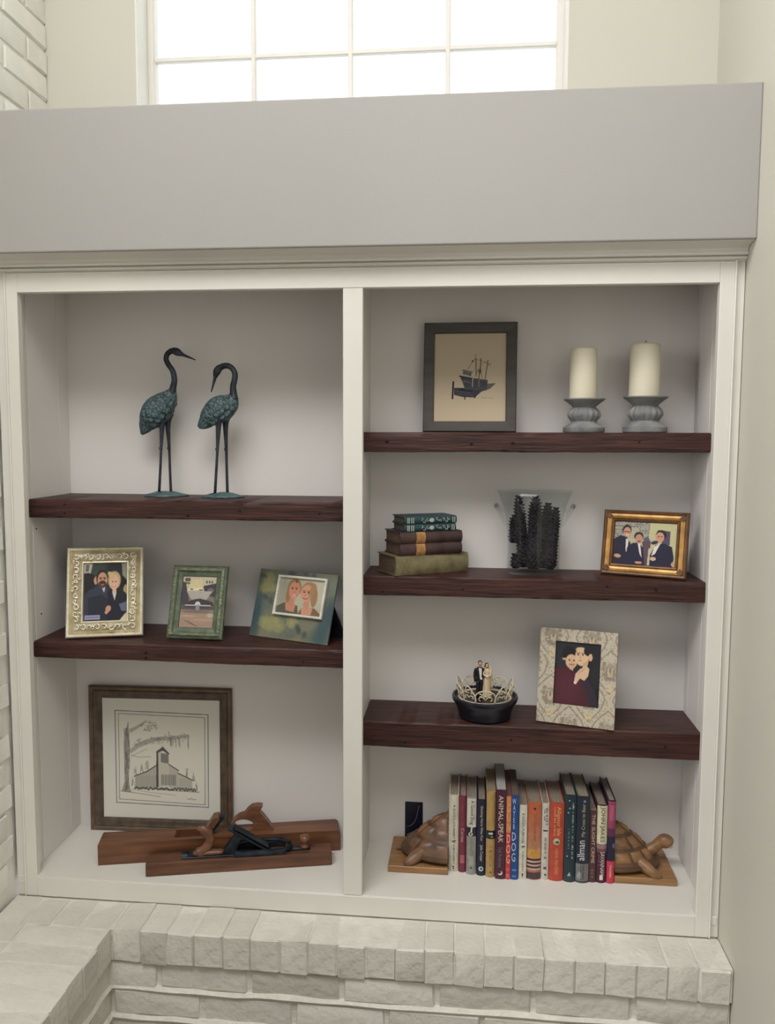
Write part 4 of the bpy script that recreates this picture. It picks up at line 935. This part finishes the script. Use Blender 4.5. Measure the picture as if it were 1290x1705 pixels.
# 14
b, tk, y = ub(14, 'thick navy hardback with bold white lettering over a grey portrait foot', 1.3072, 1.3387, .1165, .2145, .142, (30, 36, 52))
text_part('title', 'My Cross to Bear', b, flat((168, 176, 132)), .001, .158, .0105, .082, y, 'up'); text_part('author', 'allman', b, flat((222, 222, 220)), -.004, .082, .017, .050, y, 'up'); band(b, 'portrait', (120, 120, 122), tk, .004, .048, y, wd=.98); text_part('author', 'GREGG', b, flat((52, 52, 60)), 0, .027, .010, .036, y-.0004, 'up'); disc(b, 'portrait_face', (158, 158, 158), -.007, .02, .006, y-.0002, sz=1.6); band(b, 'foot_band', (66, 68, 74), tk, .0, .005, y-.0001, wd=.98); disc(b, 'emblem', (140, 146, 156), .002, .205, .003, y)
# 15
b, tk, y = ub(15, 'shortest dark brown book with pale capitals, between the navy and cream books', 1.3391, 1.3560, .119, .180, .157, (78, 46, 50), hard=False, pages='pages')
text_part('title', 'THE SLIGHT CRIME', b, flat((206, 186, 160)), .0005, .110, .0075, .122, y); dashes('publisher', b, flat((146, 124, 112)), 0, .034, .012, .006, y, 51)
# 16
b, tk, y = ub(16, 'cream and maroon hardback with tall thin capitals', 1.3562, 1.3812, .1215, .1935, .138, (70, 26, 44))
band(b, 'cream_panel', (214, 208, 176), tk, .098, .1933, y, wd=.99); band(b, 'fade_panel', (146, 118, 118), tk, .086, .098, y, wd=.99); band(b, 'fade_panel', (108, 72, 82), tk, .076, .086, y, wd=.99)
text_part('author', 'JOHN JAKES', b, flat((72, 68, 56)), -.0005, .147, .012, .088, y-.0004); text_part('title', 'SAVANNAH', b, flat((222, 208, 206)), .002, .050, .0095, .058, y); bm = BM(); f = [bm.verts.new(p) for p in ((-.004, y-.0004, .008), (.004, y-.0004, .008), (.004, y-.0004, .020), (-.004, y-.0004, .020))]; bm.faces.new(f); link('emblem', bm, WH, b); dashes('small_print', b, flat((150, 110, 120)), -.006, .07, .045, .003, y, 61)
# 17
b, tk, y = ub(17, 'last hardback in the row, pink and navy with a red foot, beside the right turtle', 1.3815, 1.4003, .1205, .206, .143, (28, 24, 52))
band(b, 'pink_panel', (150, 62, 92), tk, .138, .2058, y, wd=.99); band(b, 'pink_panel', (176, 84, 112), tk, .158, .196, y-.0002, wd=.6); band(b, 'purple_panel', (92, 40, 76), tk, .118, .138, y, wd=.99); band(b, 'red_panel', (204, 52, 78), tk, .001, .056, y, wd=.99); text_part('publisher', 'Chamberlain', b, flat((236, 206, 200)), .0, .031, .006, .032, y-.0004); disc(b, 'face', (88, 78, 124), .005, .096, .0035, y, sz=1.8)

# ---- old books lying in a stack
GS = 'old books lying in a stack'
def lying(label, x, y, z, yaw, tk, L, d, mat, pages, hard=True):
    # (x, y) = front left corner of the spine; the head of the book lies to the left
    q = Vector((math.cos(yaw), math.sin(yaw)))
    loc = (x+q.x*L, y+q.y*L, z+tk/2)
    b, yy = book(label, loc, (0, -PI/2, yaw), tk, L, d, (0, 0, 0), hard, pages, GS, mat=mat)
    return b, yy
def olive(): return pmat('olive_worn_cloth', srgb(92, 84, 58), srgb(134, 124, 92), scale=30, rough=.75, bump=.3, bscale=90, contrast=(.3, .65))
def leather(n): return pmat(n, srgb(44, 30, 32), srgb(78, 54, 50), scale=26, rough=.5, bump=.3, bscale=60)
teal = pmat('teal_cloth', srgb(22, 52, 58), srgb(36, 68, 72), scale=30, rough=.6)
y0 = .741
ST = [(.8664, .114, .549, .0465, .201, .104, olive(), 'pages_dark', 'thick olive cloth book at the bottom of the old stack'),
      (.8757, .1235, .49, .0285, .166, .098, leather('worn_brown_leather'), 'pages_dark', 'brown leather book with a tan spine label, second from the bottom of the old stack'),
      (.8757, .1245, .485, .0285, .166, .098, leather('dark_brown_leather'), 'pages_dark', 'brown leather book with a tan spine label, under the two teal books'),
      (.8845, .1325, .45, .0185, .136, .080, teal, 'pages_dark', 'teal cloth book with silver ornament, second from the top of the old stack'),
      (.8845, .1325, .45, .0180, .138, .080, teal, 'pages_dark', 'teal cloth book with silver ornament, topmost of the old stack')]
z = y0+.0003; k = 0
for (x, yy_, yaw, tk, L, d, m, pg, lab) in ST:
    b, yy = lying(lab, x, yy_, z, yaw, tk, L, d, m, pg); z += tk+.0003
    if k in (1, 2): band(b, 'spine_label', pmat('tan_leather_label', srgb(150, 106, 60), srgb(186, 142, 88), scale=60, rough=.5), tk, L-.066, L-.042, yy-.0002, wd=.96)
    if k == 0:
        bm = BM()
        for j in range(5): curl(bm, -.012+j*.006, L-.02-(j % 2)*.012, .006, yy-.0008, 1 if j % 2 else -1, j, tr=.0008)
        for j in range(2): tube(bm, [(-.018, yy-.0006, L-.008-j*.032, .0006), (.018, yy-.0006, L-.008-j*.032, .0006)], n=5, k=1)
        link('embossed_ornament', bm, flat((150, 140, 106)), b, kind='stuff')
    if k >= 3:
        bm = BM(); s = flat((176, 182, 176), .4)
        for j, zz in enumerate((L-.008, L-.012, L-.018, L-.023)): box(bm, -tk*.38, tk*.38, yy-.0008, yy-.0003, zz-.0011, zz+.0011)
        for j in range(3): curl(bm, (-1)**j*.002, L-.044-j*.008, .0045, yy-.0008, 1 if j % 2 else -1, j*2, tr=.0009)
        g = ball(bm, (0, yy-.0003, L-.071), .0055, 10, 6, (1, .12, 1.2))
        for j in range(5): curl(bm, (-1)**j*.0025, L-.086-j*.0075, .0042, yy-.0008, -1 if j % 2 else 1, j*1.7, tr=.0009)
        for zz in (.006, .011): box(bm, -tk*.38, tk*.38, yy-.0008, yy-.0003, zz-.001, zz+.001)
        link('silver_ornament', bm, s, b, kind='stuff')
    k += 1

# ================================================================== GLASS BUCKET WITH DRIED CONES
BX, BY, BZ = 1.199, .205, .7412
t = thing('glass_bucket', 'clear flared glass ice bucket with small side handles, filled with dark dried cones', 'bucket', (BX, BY, BZ))
prof_o = [(.0, .0), (.062, 0), (.0655, .003), (.0655, .008), (.0635, .05), (.0640, .09), (.0690, .130), (.0775, .170), (.0905, .2035)]
prof_i = [(.0885, .2035), (.0755, .170), (.0668, .130), (.0618, .09), (.0613, .05), (.0610, .012), (.0, .010)]
bm = BM(); lathe(bm, prof_o+prof_i, 48, ell=.80); link('bowl', bm, M['glass'], t, smooth='all')
for s in (-1, 1):
    bm = BM(); tube(bm, [(s*.069, 0, .118, .0035), (s*.079, -.004, .140, .0045), (s*.089, -.006, .160, .006), (s*.093, 0, .166, .007), (s*.089, .006, .160, .006), (s*.080, .006, .155, .004), (s*.076, .004, .150, .003)], n=8, k=3); link('handle', bm, M['glass'], t, smooth='all')
def cone(label, x, y, z, h, r, tx, ty, seed):
    c = thing('dried_cone', label, 'dried cone', (BX+x, BY+y, BZ+z), (ty, tx, 0), 'dried cones in the glass bucket')
    rr = random.Random(seed); bm = BM()
    tube(bm, [(0, 0, 0, r*.75), (0, 0, h*.25, r*.95), (.001, 0, h*.6, r*.92), (0, 0, h*.9, r*.55), (0, 0, h, r*.1)], n=12, k=3); link('core', bm, M['cone'], c, smooth='all')
    bm = BM(); rows = int(h/.0075)
    for j in range(rows):
        zz = h*(j+.5)/rows; q = r*.95*(1-.75*max(0, (zz/h-.72)/.28)**2)
        for i in range(11):
            a = 2*PI*(i+.5*(j % 2))/11+rr.uniform(-.1, .1); L = rr.uniform(.002, .0052)
            ca, sa = math.cos(a), math.sin(a); wv = .0036
            P_ = [(q*.85*ca-wv*sa, q*.85*sa+wv*ca, zz-.002), (q*.85*ca+wv*sa, q*.85*sa-wv*ca, zz-.002), ((q+L)*ca, (q+L)*sa, zz+.004), (q*.8*ca, q*.8*sa, zz+.005)]
            v = [bm.verts.new(p) for p in P_]; bm.faces.new((v[0], v[1], v[2])); bm.faces.new((v[1], v[3], v[2])); bm.faces.new((v[3], v[0], v[2]))
    link('scales', bm, M['cone'], c, kind='stuff')
cone('tall dark dried cone at the left of the glass bucket', -.022, .008, .014, .178, .0135, -.10, 0, 1)
cone('broad dark dried cone in the middle of the glass bucket', -.001, -.016, .014, .178, .0175, .015, 0, 2)
cone('dark dried cone just right of the middle one, a little shorter', .024, .010, .013, .160, .0165, .06, 0, 3)
cone('dark dried cone standing at the right of the glass bucket', .038, -.012, .013, .152, .0125, .08, .05, 4)
cone('short dark dried cone wedged at the left under the glass handle', -.050, .0, .075, .068, .0115, .04, 0, 5)
cone('small dark dried cone lying low at the left foot of the glass bucket', -.043, -.006, .013, .036, .0120, -.02, 0, 6)
cone('small dark dried cone low at the right foot of the glass bucket', .049, .016, .013, .085, .0085, .01, -.05, 7)

# ================================================================== CAKE TOPPER ON A ROUND STAND
TX, TY, TZ = 1.0845, .178, .3845
t = thing('round_stand', 'round navy black stand under the lace crown, on the lowest shelf', 'stand', (TX, TY, TZ))
bm = BM(); lathe(bm, [(0, 0), (.060, 0), (.064, .003), (.067, .018), (.073, .034), (.0795, .042), (.0815, .050), (.0800, .0545), (.0755, .0545), (.0735, .049), (.071, .047), (0, .047)], 56); link('bowl', bm, M['ebony'], t, smooth=True)
t = thing('cake_topper', 'bride and groom cake topper inside a cream lace crown, standing on the round stand', 'cake topper', (TX, TY-.001, TZ+.0474))
bm = BM(); lathe(bm, [(.061, 0), (.065, 0), (.0665, .0015), (.066, .004), (.063, .0048), (.061, .003), (.061, 0)], 48, caps=False); link('base_ring', bm, M['lace'], t, smooth=True)
rr = random.Random(12); NP = 10
for i in range(NP):
    a = -PI/2+2*PI*i/NP; wide = .0235 if i % 2 == 0 else .0175; hgt = .034 if i % 2 == 0 else .040
    bm = BM(); R0 = .064
    def pp(u, v, r_):
        # u across, v up; the petal leans outward a little
        rad = R0+.20*v; an = a+u/R0
        return (rad*math.cos(an), rad*math.sin(an), .003+v, r_)
    if i % 2 == 0: out = [(-wide, 0), (-wide*1.02, hgt*.45), (-wide*.72, hgt*.82), (0, hgt), (wide*.72, hgt*.82), (wide*1.02, hgt*.45), (wide, 0)]
    else: out = [(-wide, 0), (-wide*.95, hgt*.4), (-wide*.5, hgt*.78), (0, hgt*1.05), (wide*.5, hgt*.78), (wide*.95, hgt*.4), (wide, 0)]
    tube(bm, [pp(u, v, .0017) for u, v in out], n=6, k=3)
    for (cu_, cv, r_, s, a0) in ((-wide*.45, hgt*.3, wide*.42, 1, 0), (wide*.45, hgt*.3, wide*.42, -1, PI), (0, hgt*.66, wide*.36, 1, 1), (-wide*.5, hgt*.62, wide*.22, -1, 2), (wide*.5, hgt*.62, wide*.22, 1, 1)):
        pts = []
        for k in range(8):
            f = k/7; q = r_*(1-.75*f); an = a0+s*4.4*f; pts.append(pp(cu_+q*math.cos(an), max(0, cv+q*math.sin(an)), .00135))
        tube(bm, pts, n=5, k=2)
    link('lace_petal', bm, M['lace'], t, smooth='all')
FZ = .0002
g = bpy.data.objects.new('groom', None); C.objects.link(g); g.parent = t; g.location = (-.0135, .004, FZ)
bm = BM()
tube(bm, [(-.0042, 0, 0, .0042), (-.0042, 0, .02, .0046), (-.0036, 0, .040, .0056)], n=10, k=3); tube(bm, [(.0042, 0, 0, .0042), (.0042, 0, .02, .0046), (.0036, 0, .040, .0056)], n=10, k=3)
tube(bm, [(0, 0, .036, .0090), (0, 0, .050, .0088), (0, 0, .060, .0100), (0, 0, .068, .0105), (0, 0, .0735, .0075), (0, 0, .0755, .003)], n=14, k=3, ysc=.65)
tube(bm, [(-.0095, 0, .0705, .0036), (-.0122, 0, .058, .0034), (-.0118, -.001, .046, .0029), (-.0106, -.002, .038, .0026)], n=8, k=3); tube(bm, [(.0095, 0, .0705, .0036), (.0118, -.001, .058, .0034), (.0085, -.006, .050, .0029), (.004, -.0085, .048, .0026)], n=8, k=3)
link('suit', bm, M['black_suit'], g, smooth='all')
bm = BM(); prism(bm, [(-.0026, .0735), (.0045, .0735), (.0052, .062), (.0042, .050), (.001, .048)], -.0085, -.004); ball(bm, (.004, -.0095, .048), .0028, 8, 6); link('shirt', bm, M['white_cloth'], g)
bm = BM(); ball(bm, (.0008, -.0005, .0835), .0056, 14, 10, (.86, .95, 1.2)); tube(bm, [(0, 0, .074, .003), (0, 0, .080, .003)], n=8, k=1); ball(bm, (.0008, -.0062, .083), .0012, 6, 5); ball(bm, (-.0105, -.003, .0365), .0024, 7, 5); ball(bm, (-.0042, -.0003, .0835), .0013, 6, 5); link('head', bm, M['skin'], g, smooth='all')
bm = BM(); ball(bm, (.0006, .001, .0865), .0056, 12, 8, (.93, .95, .85)); link('hair', bm, M['hair'], g, smooth='all')
bm = BM()
for x in (-.0012, .0028): ball(bm, (x, -.0054, .0842), .0006, 6, 4)
link('eyes', bm, M['hair'], g)
g = bpy.data.objects.new('bride', None); C.objects.link(g); g.parent = t; g.location = (.0045, .003, FZ)
bm = BM(); tube(bm, [(0, 0, 0, .0115), (0, 0, .02, .0105), (0, 0, .045, .0080), (0, 0, .0555, .0056), (0, 0, .064, .0072), (0, 0, .0695, .0062), (0, 0, .0715, .003)], n=16, k=3, ysc=.85); tube(bm, [(.0066, 0, .067, .0026), (.0088, -.002, .058, .0024), (.004, -.0065, .054, .0022)], n=7, k=3); tube(bm, [(-.0066, 0, .067, .0026), (-.0082, -.002, .058, .0024), (-.003, -.0065, .054, .0022)], n=7, k=3); link('gown', bm, M['gown'], g, smooth='all')
bm = BM(); ball(bm, (-.0003, -.0005, .0790), .0050, 14, 10, (.86, .95, 1.2)); tube(bm, [(0, 0, .069, .0026), (0, 0, .076, .0026)], n=8, k=1); ball(bm, (-.0003, -.0056, .0785), .0011, 6, 5); link('head', bm, M['skin'], g, smooth='all')
bm = BM(); ball(bm, (-.0008, .0016, .0808), .0056, 12, 8, (.98, .9, .95)); ball(bm, (-.0042, .002, .0770), .003, 8, 6); link('hair', bm, M['hair'], g, smooth='all')
bm = BM(); tube(bm, [(.003, .004, .083, .003), (.0065, .0055, .070, .005), (.0085, .006, .050, .0062), (.009, .006, .02, .007)], n=10, k=3, ysc=.4); link('veil', bm, M['lace'], g, smooth='all')
bm = BM(); ball(bm, (.0005, -.0085, .054), .0036, 8, 6); link('bouquet', bm, M['white_cloth'], g, smooth='all')

# ================================================================== TURTLE BOOKENDS
def turtle(label, x_in, sgn, head, mat, y0, depth):
    """half of a carved turtle against the books; local x runs away from the books"""
    t = thing('turtle_bookend', label, 'bookend', (x_in, y0+depth/2, .0003))
    X = lambda v: sgn*v
    bm = BM(); Lb = .148
    box(bm, min(0, X(Lb)), max(0, X(Lb)), -depth/2, depth/2, 0, .0165, bev=.0015); link('base', bm, M['turtle_base'], t)
    rx, ry, rz, zc = .112, .070, .088, .038
    def S(a, e, k=1.0):
        # a: -90..90 azimuth about the end, e: 0..90 elevation, super-ellipsoid dome cut by the book side
        u = 1-e/(PI/2); return Vector((X(rx*u*math.cos(a)*k), ry*u*math.sin(a)*k, zc+rz*(1-u**1.4)+(k-1)*.085))
    bm = BM(); na, ne = 20, 9; g = []
    for j in range(ne+1):
        e = (PI/2)*j/ne; g.append([bm.verts.new(S(-PI/2+PI*i/na, e)) for i in range(na+1)])
    for j in range(ne):
        for i in range(na): bm.faces.new((g[j][i], g[j][i+1], g[j+1][i+1], g[j+1][i]))
    # rim: a rolled lip under the dome, then the belly down to the base
    prof = [(1.0, zc), (1.075, zc-.002), (1.095, zc-.008), (1.04, zc-.013), (.92, zc-.0175)]
    last = g[0]
    for k_, z_ in prof[1:]:
        row = []
        for i in range(na+1):
            a = -PI/2+PI*i/na; row.append(bm.verts.new((X(rx*math.cos(a)*k_), ry*math.sin(a)*k_, z_)))
        for i in range(na): bm.faces.new((last[i], last[i+1], row[i+1], row[i]))
        last = row
    c0 = bm.verts.new((0, 0, prof[-1][1]))
    for i in range(na): bm.faces.new((last[i], last[i+1], c0))
    cut = [g[j][0] for j in range(ne+1)]
    link('shell', bm, M['turtle_groove'], t, smooth=True)
    bm = BM(); 
    prism(bm, [(0, .0165), (X(.006), .0165), (X(.006), zc+rz*.8), (0, zc+rz*.96)], -ry*.55, ry*.55); link('end_board', bm, M[mat], t)
    rows = [(.09, .36, 7), (.46, .80, 5), (.92, 1.28, 3)]
    for e0, e1, n in rows:
        for i in range(n):
            a0 = -PI/2+PI*(i+.10)/n; a1 = -PI/2+PI*(i+.90)/n
            if i == 0 : a0 = -PI/2+.03
            bm = BM(); m_ = 4; A = []; B = []
            cells = []
            for jj in range(m_+1):
                for ii in range(m_+1):
                    f, h_ = ii/m_, jj/m_
                    edge = min(f, 1-f, h_, 1-h_) < .01
                    cells.append(bm.verts.new(S(a0+(a1-a0)*f, e0+(e1-e0)*h_, 1.0 if edge else 1.035)))
            for jj in range(m_):
                for ii in range(m_):
                    q = jj*(m_+1)+ii; bm.faces.new((cells[q], cells[q+1], cells[q+m_+2], cells[q+m_+1]))
            link('scute', bm, M[mat], t, smooth=True)
    # feet
    for s in (-1, 1):
        bm = BM(); tube(bm, [(X(.062), s*.040, .040, .016), (X(.080), s*.055, .032, .015), (X(.096), s*.066, .024, .012), (X(.110), s*.070, .0205, .0065)], n=12, k=4, ysc=1.0); link('leg', bm, M[mat], t, smooth='all')
    if head:
        bm = BM(); tube(bm, [(X(.080), 0, .040, .022), (X(.098), 0, .050, .0165), (X(.112), 0, .062, .0135), (X(.122), 0, .071, .0150), (X(.131), -.001, .0760, .0180), (X(.142), -.002, .0750, .0160), (X(.149), -.002, .0710, .0090), (X(.1515), -.002, .0695, .003)], n=16, k=4, ysc=.95); link('head', bm, M[mat], t, smooth='all')
        bm = BM()
        for s in (-1, 1): ball(bm, (X(.139), s*.0135-.001, .079), .0026, 8, 6)
        tube(bm, [(X(.150), -.011, .0675, .0007), (X(.143), -.0165, .0665, .0007), (X(.134), -.018, .068, .0007)], n=5, k=2)
        link('face_carving', bm, M['gold_dark'], t)
    else:
        bm = BM(); tube(bm, [(X(.095), 0, .036, .010), (X(.112), 0, .030, .0075), (X(.126), 0, .0235, .0045), (X(.134), 0, .020, .0015)], n=10, k=3); link('tail', bm, M[mat], t, smooth='all')
turtle('carved wooden turtle bookend showing the tail end, left of the books', .9988, -1, False, 'turtle_dark', .113, .155)
turtle('carved wooden turtle bookend showing the head, right of the books', 1.4012, 1, True, 'turtle', .121, .150)
t = thing('upright_card', 'small deep navy card with a thin pale curved line, standing behind the left turtle', 'card', (.904, .2715, .0003), (-.03, 0, 0))
bm = BM(); box(bm, -.0235, .0235, -.0015, .0015, 0, .1095, bev=.0012); link('card', bm, M['navy'], t)
bm = BM(); tube(bm, [(-.018, -.0016, .042, .0006), (-.006, -.0016, .047, .0007), (.004, -.0016, .060, .0007), (.009, -.0016, .078, .0007), (.012, -.0016, .094, .0008), (.014, -.0016, .100, .0014)], n=5, k=4); link('pale_line', bm, flat((120, 122, 150)), t, label='thin pale curved line')

# ================================================================== HAND PLANES
A = math.radians(13.5)
# rear: long wooden jointer
t = thing('hand_plane', 'long wooden hand plane with a closed handle, lying behind the shorter one', 'hand plane', (.1255, .0645, .0004), (0, 0, A))
Lr, Wr, Hr = .609, .064, .055
bm = BM(); ck = .011
def slab(bm, poly, y0, y1):
    vs = prism(bm, poly, y0, y1); return vs
full = [(0, 0), (Lr-.002, 0), (Lr, .004), (Lr, Hr-.012), (Lr-.003, Hr-.004), (Lr-.010, Hr), (.003, Hr), (0, Hr-.003)]
notch = [(0, 0), (Lr-.002, 0), (Lr, .004), (Lr, Hr-.012), (Lr-.003, Hr-.004), (Lr-.010, Hr), (.262, Hr), (.225, .006), (.212, .006), (.186, Hr), (.003, Hr), (0, Hr-.003)]
slab(bm, full, 0, ck); slab(bm, notch, ck, Wr-ck); slab(bm, full, Wr-ck, Wr); 
link('body', bm, M['plane_wood'], t)
bm = BM(); prism(bm, [(.228, .012), (.240, .012), (.300, .094), (.296, .100), (.283, .098)], .015, Wr-.015); link('wedge', bm, M['tote'], t, label='wooden wedge')
bm = BM(); prism(bm, [(.226+.012, .010), (.230+.012, .010), (.312, .098), (.308, .100)], .014, Wr-.014); link('cutting_iron', bm, M['iron'], t, label='dark iron blade')
outer = [(.322, Hr), (.328, .074), (.336, .088), (.348, .097), (.362, .101), (.372, .113), (.383, .121), (.398, .122), (.409, .120), (.402, .110), (.404, .102), (.414, .090), (.424, .076), (.432, .064), (.437, Hr), (.420, Hr-.0005), (.37, Hr-.0005)]
dense = []
for k in range(len(outer)):
    (x0_, z0_), (x1_, z1_) = outer[k], outer[(k+1) % len(outer)]
    m_ = max(1, int(math.hypot(x1_-x0_, z1_-z0_)/.006))
    dense += [(x0_+(x1_-x0_)*q/m_, z0_+(z1_-z0_)*q/m_) for q in range(m_)]
outer = dense; inner = []
for x_, z_ in outer:
    # the finger hole is a leaning oval; its rim point lies on the line from its middle to the outer edge
    cx_, cz_, ra, rb, tl = .3605, .0735, .0255, .0150, math.radians(-8)
    a_ = math.atan2(z_-cz_, x_-cx_)-tl; rr_ = ra*rb/math.hypot(rb*math.cos(a_), ra*math.sin(a_))
    inner.append((cx_+rr_*math.cos(a_+tl), cz_+rr_*math.sin(a_+tl)))
bm = BM(); ya, yb = Wr/2-.012, Wr/2+.012
loops = []
for sc, yy in ((inner, ya), (outer, ya), (outer, yb), (inner, yb)): loops.append([bm.verts.new((x, yy, zz)) for x, zz in sc])
for i in range(4):
    for j in range(len(outer)): bm.faces.new((loops[i][j], loops[i][(j+1) % len(outer)], loops[(i+1) % 4][(j+1) % len(outer)], loops[(i+1) % 4][j]))
link('handle', bm, M['tote'], t, smooth=True)
# front: shorter plane with iron frame on a wooden sole
t = thing('hand_plane', 'shorter wooden hand plane with black iron fittings, lying in front of the long one', 'hand plane', (.2652, .0242, .0004), (0, 0, A))
Lf, Wf, Hf = .455, .050, .034
bm = BM(); box(bm, 0, Lf, 0, Wf, 0, Hf, bev=.002, seg=2)
link('body', bm, M['plane_wood2'], t)
bm = BM(); box(bm, .085, .30, .009, .041, Hf-.0005, Hf+.004, bev=.001); tube(bm, [(.085, .025, Hf+.004, .008), (.10, .025, Hf+.005, .008)], n=8, k=1, ysc=1.6); link('top_plate', bm, M['iron'], t)
bm = BM(); tube(bm, [(.215, .004, Hf+.011, .006), (.24, .003, Hf+.010, .0065), (.29, .003, Hf+.010, .0065), (.335, .006, Hf+.011, .006), (.352, .025, Hf+.013, .0055), (.335, .045, Hf+.018, .0055), (.29, .048, Hf+.020, .0055), (.24, .047, Hf+.018, .006), (.215, .046, Hf+.014, .006)], n=8, k=3)
box(bm, .212, .340, .0005, .0065, Hf-.0002, Hf+.013, bev=.002); box(bm, .212, .340, .0435, .0495, Hf-.0002, Hf+.016, bev=.002)
box(bm, .345, .402, .017, .033, Hf-.0002, Hf+.007, bev=.002); link('iron_frame', bm, M['iron'], t, smooth=True)
q = Matrix.Rotation(math.radians(33), 3, 'Y')
bm = BM(); box(bm, -.062, .062, -.017, .017, -.0025, .0025, bev=.001, rot=q, at=(.250, .025, Hf+.038)); box(bm, -.050, .050, -.013, .013, .0025, .0065, bev=.002, rot=q, at=(.254, .025, Hf+.038)); link('lever_cap', bm, M['iron'], t, label='black iron lever cap over the blade')
bm = BM(); prism(bm, [(.180, Hf+.003), (.215, Hf+.003), (.232, Hf+.052), (.222, Hf+.058)], .012, .038); link('frog', bm, M['iron'], t)
bm = BM(); tube(bm, [(.125, .025, Hf+.003, .017), (.138, .025, Hf+.010, .0150), (.148, .025, Hf+.024, .0120), (.153, .025, Hf+.040, .0115), (.148, .025, Hf+.056, .0125), (.138, .025, Hf+.066, .0120), (.128, .025, Hf+.069, .0075), (.121, .025, Hf+.070, .003)], n=14, k=4, ysc=.75)
tube(bm, [(.112, .025, Hf+.0065, .006), (.14, .025, Hf+.0075, .008), (.19, .025, Hf+.0065, .006)], n=10, k=3, ysc=1.5); link('tote', bm, M['tote'], t, smooth='all', label='worn wooden rear handle')
bm = BM(); lathe(bm, [(0, Hf+.006), (.011, Hf+.006), (.010, Hf+.009), (.007, Hf+.013), (.0075, Hf+.017), (.0125, Hf+.023), (.0140, Hf+.029), (.0120, Hf+.034), (.006, Hf+.037), (0, Hf+.0375)], 24, .388, .025); link('knob', bm, M['tote'], t, smooth='all', label='turned wooden front knob')
for o in list(bpy.data.objects):
    if '_bulge' in o: del o['_bulge']
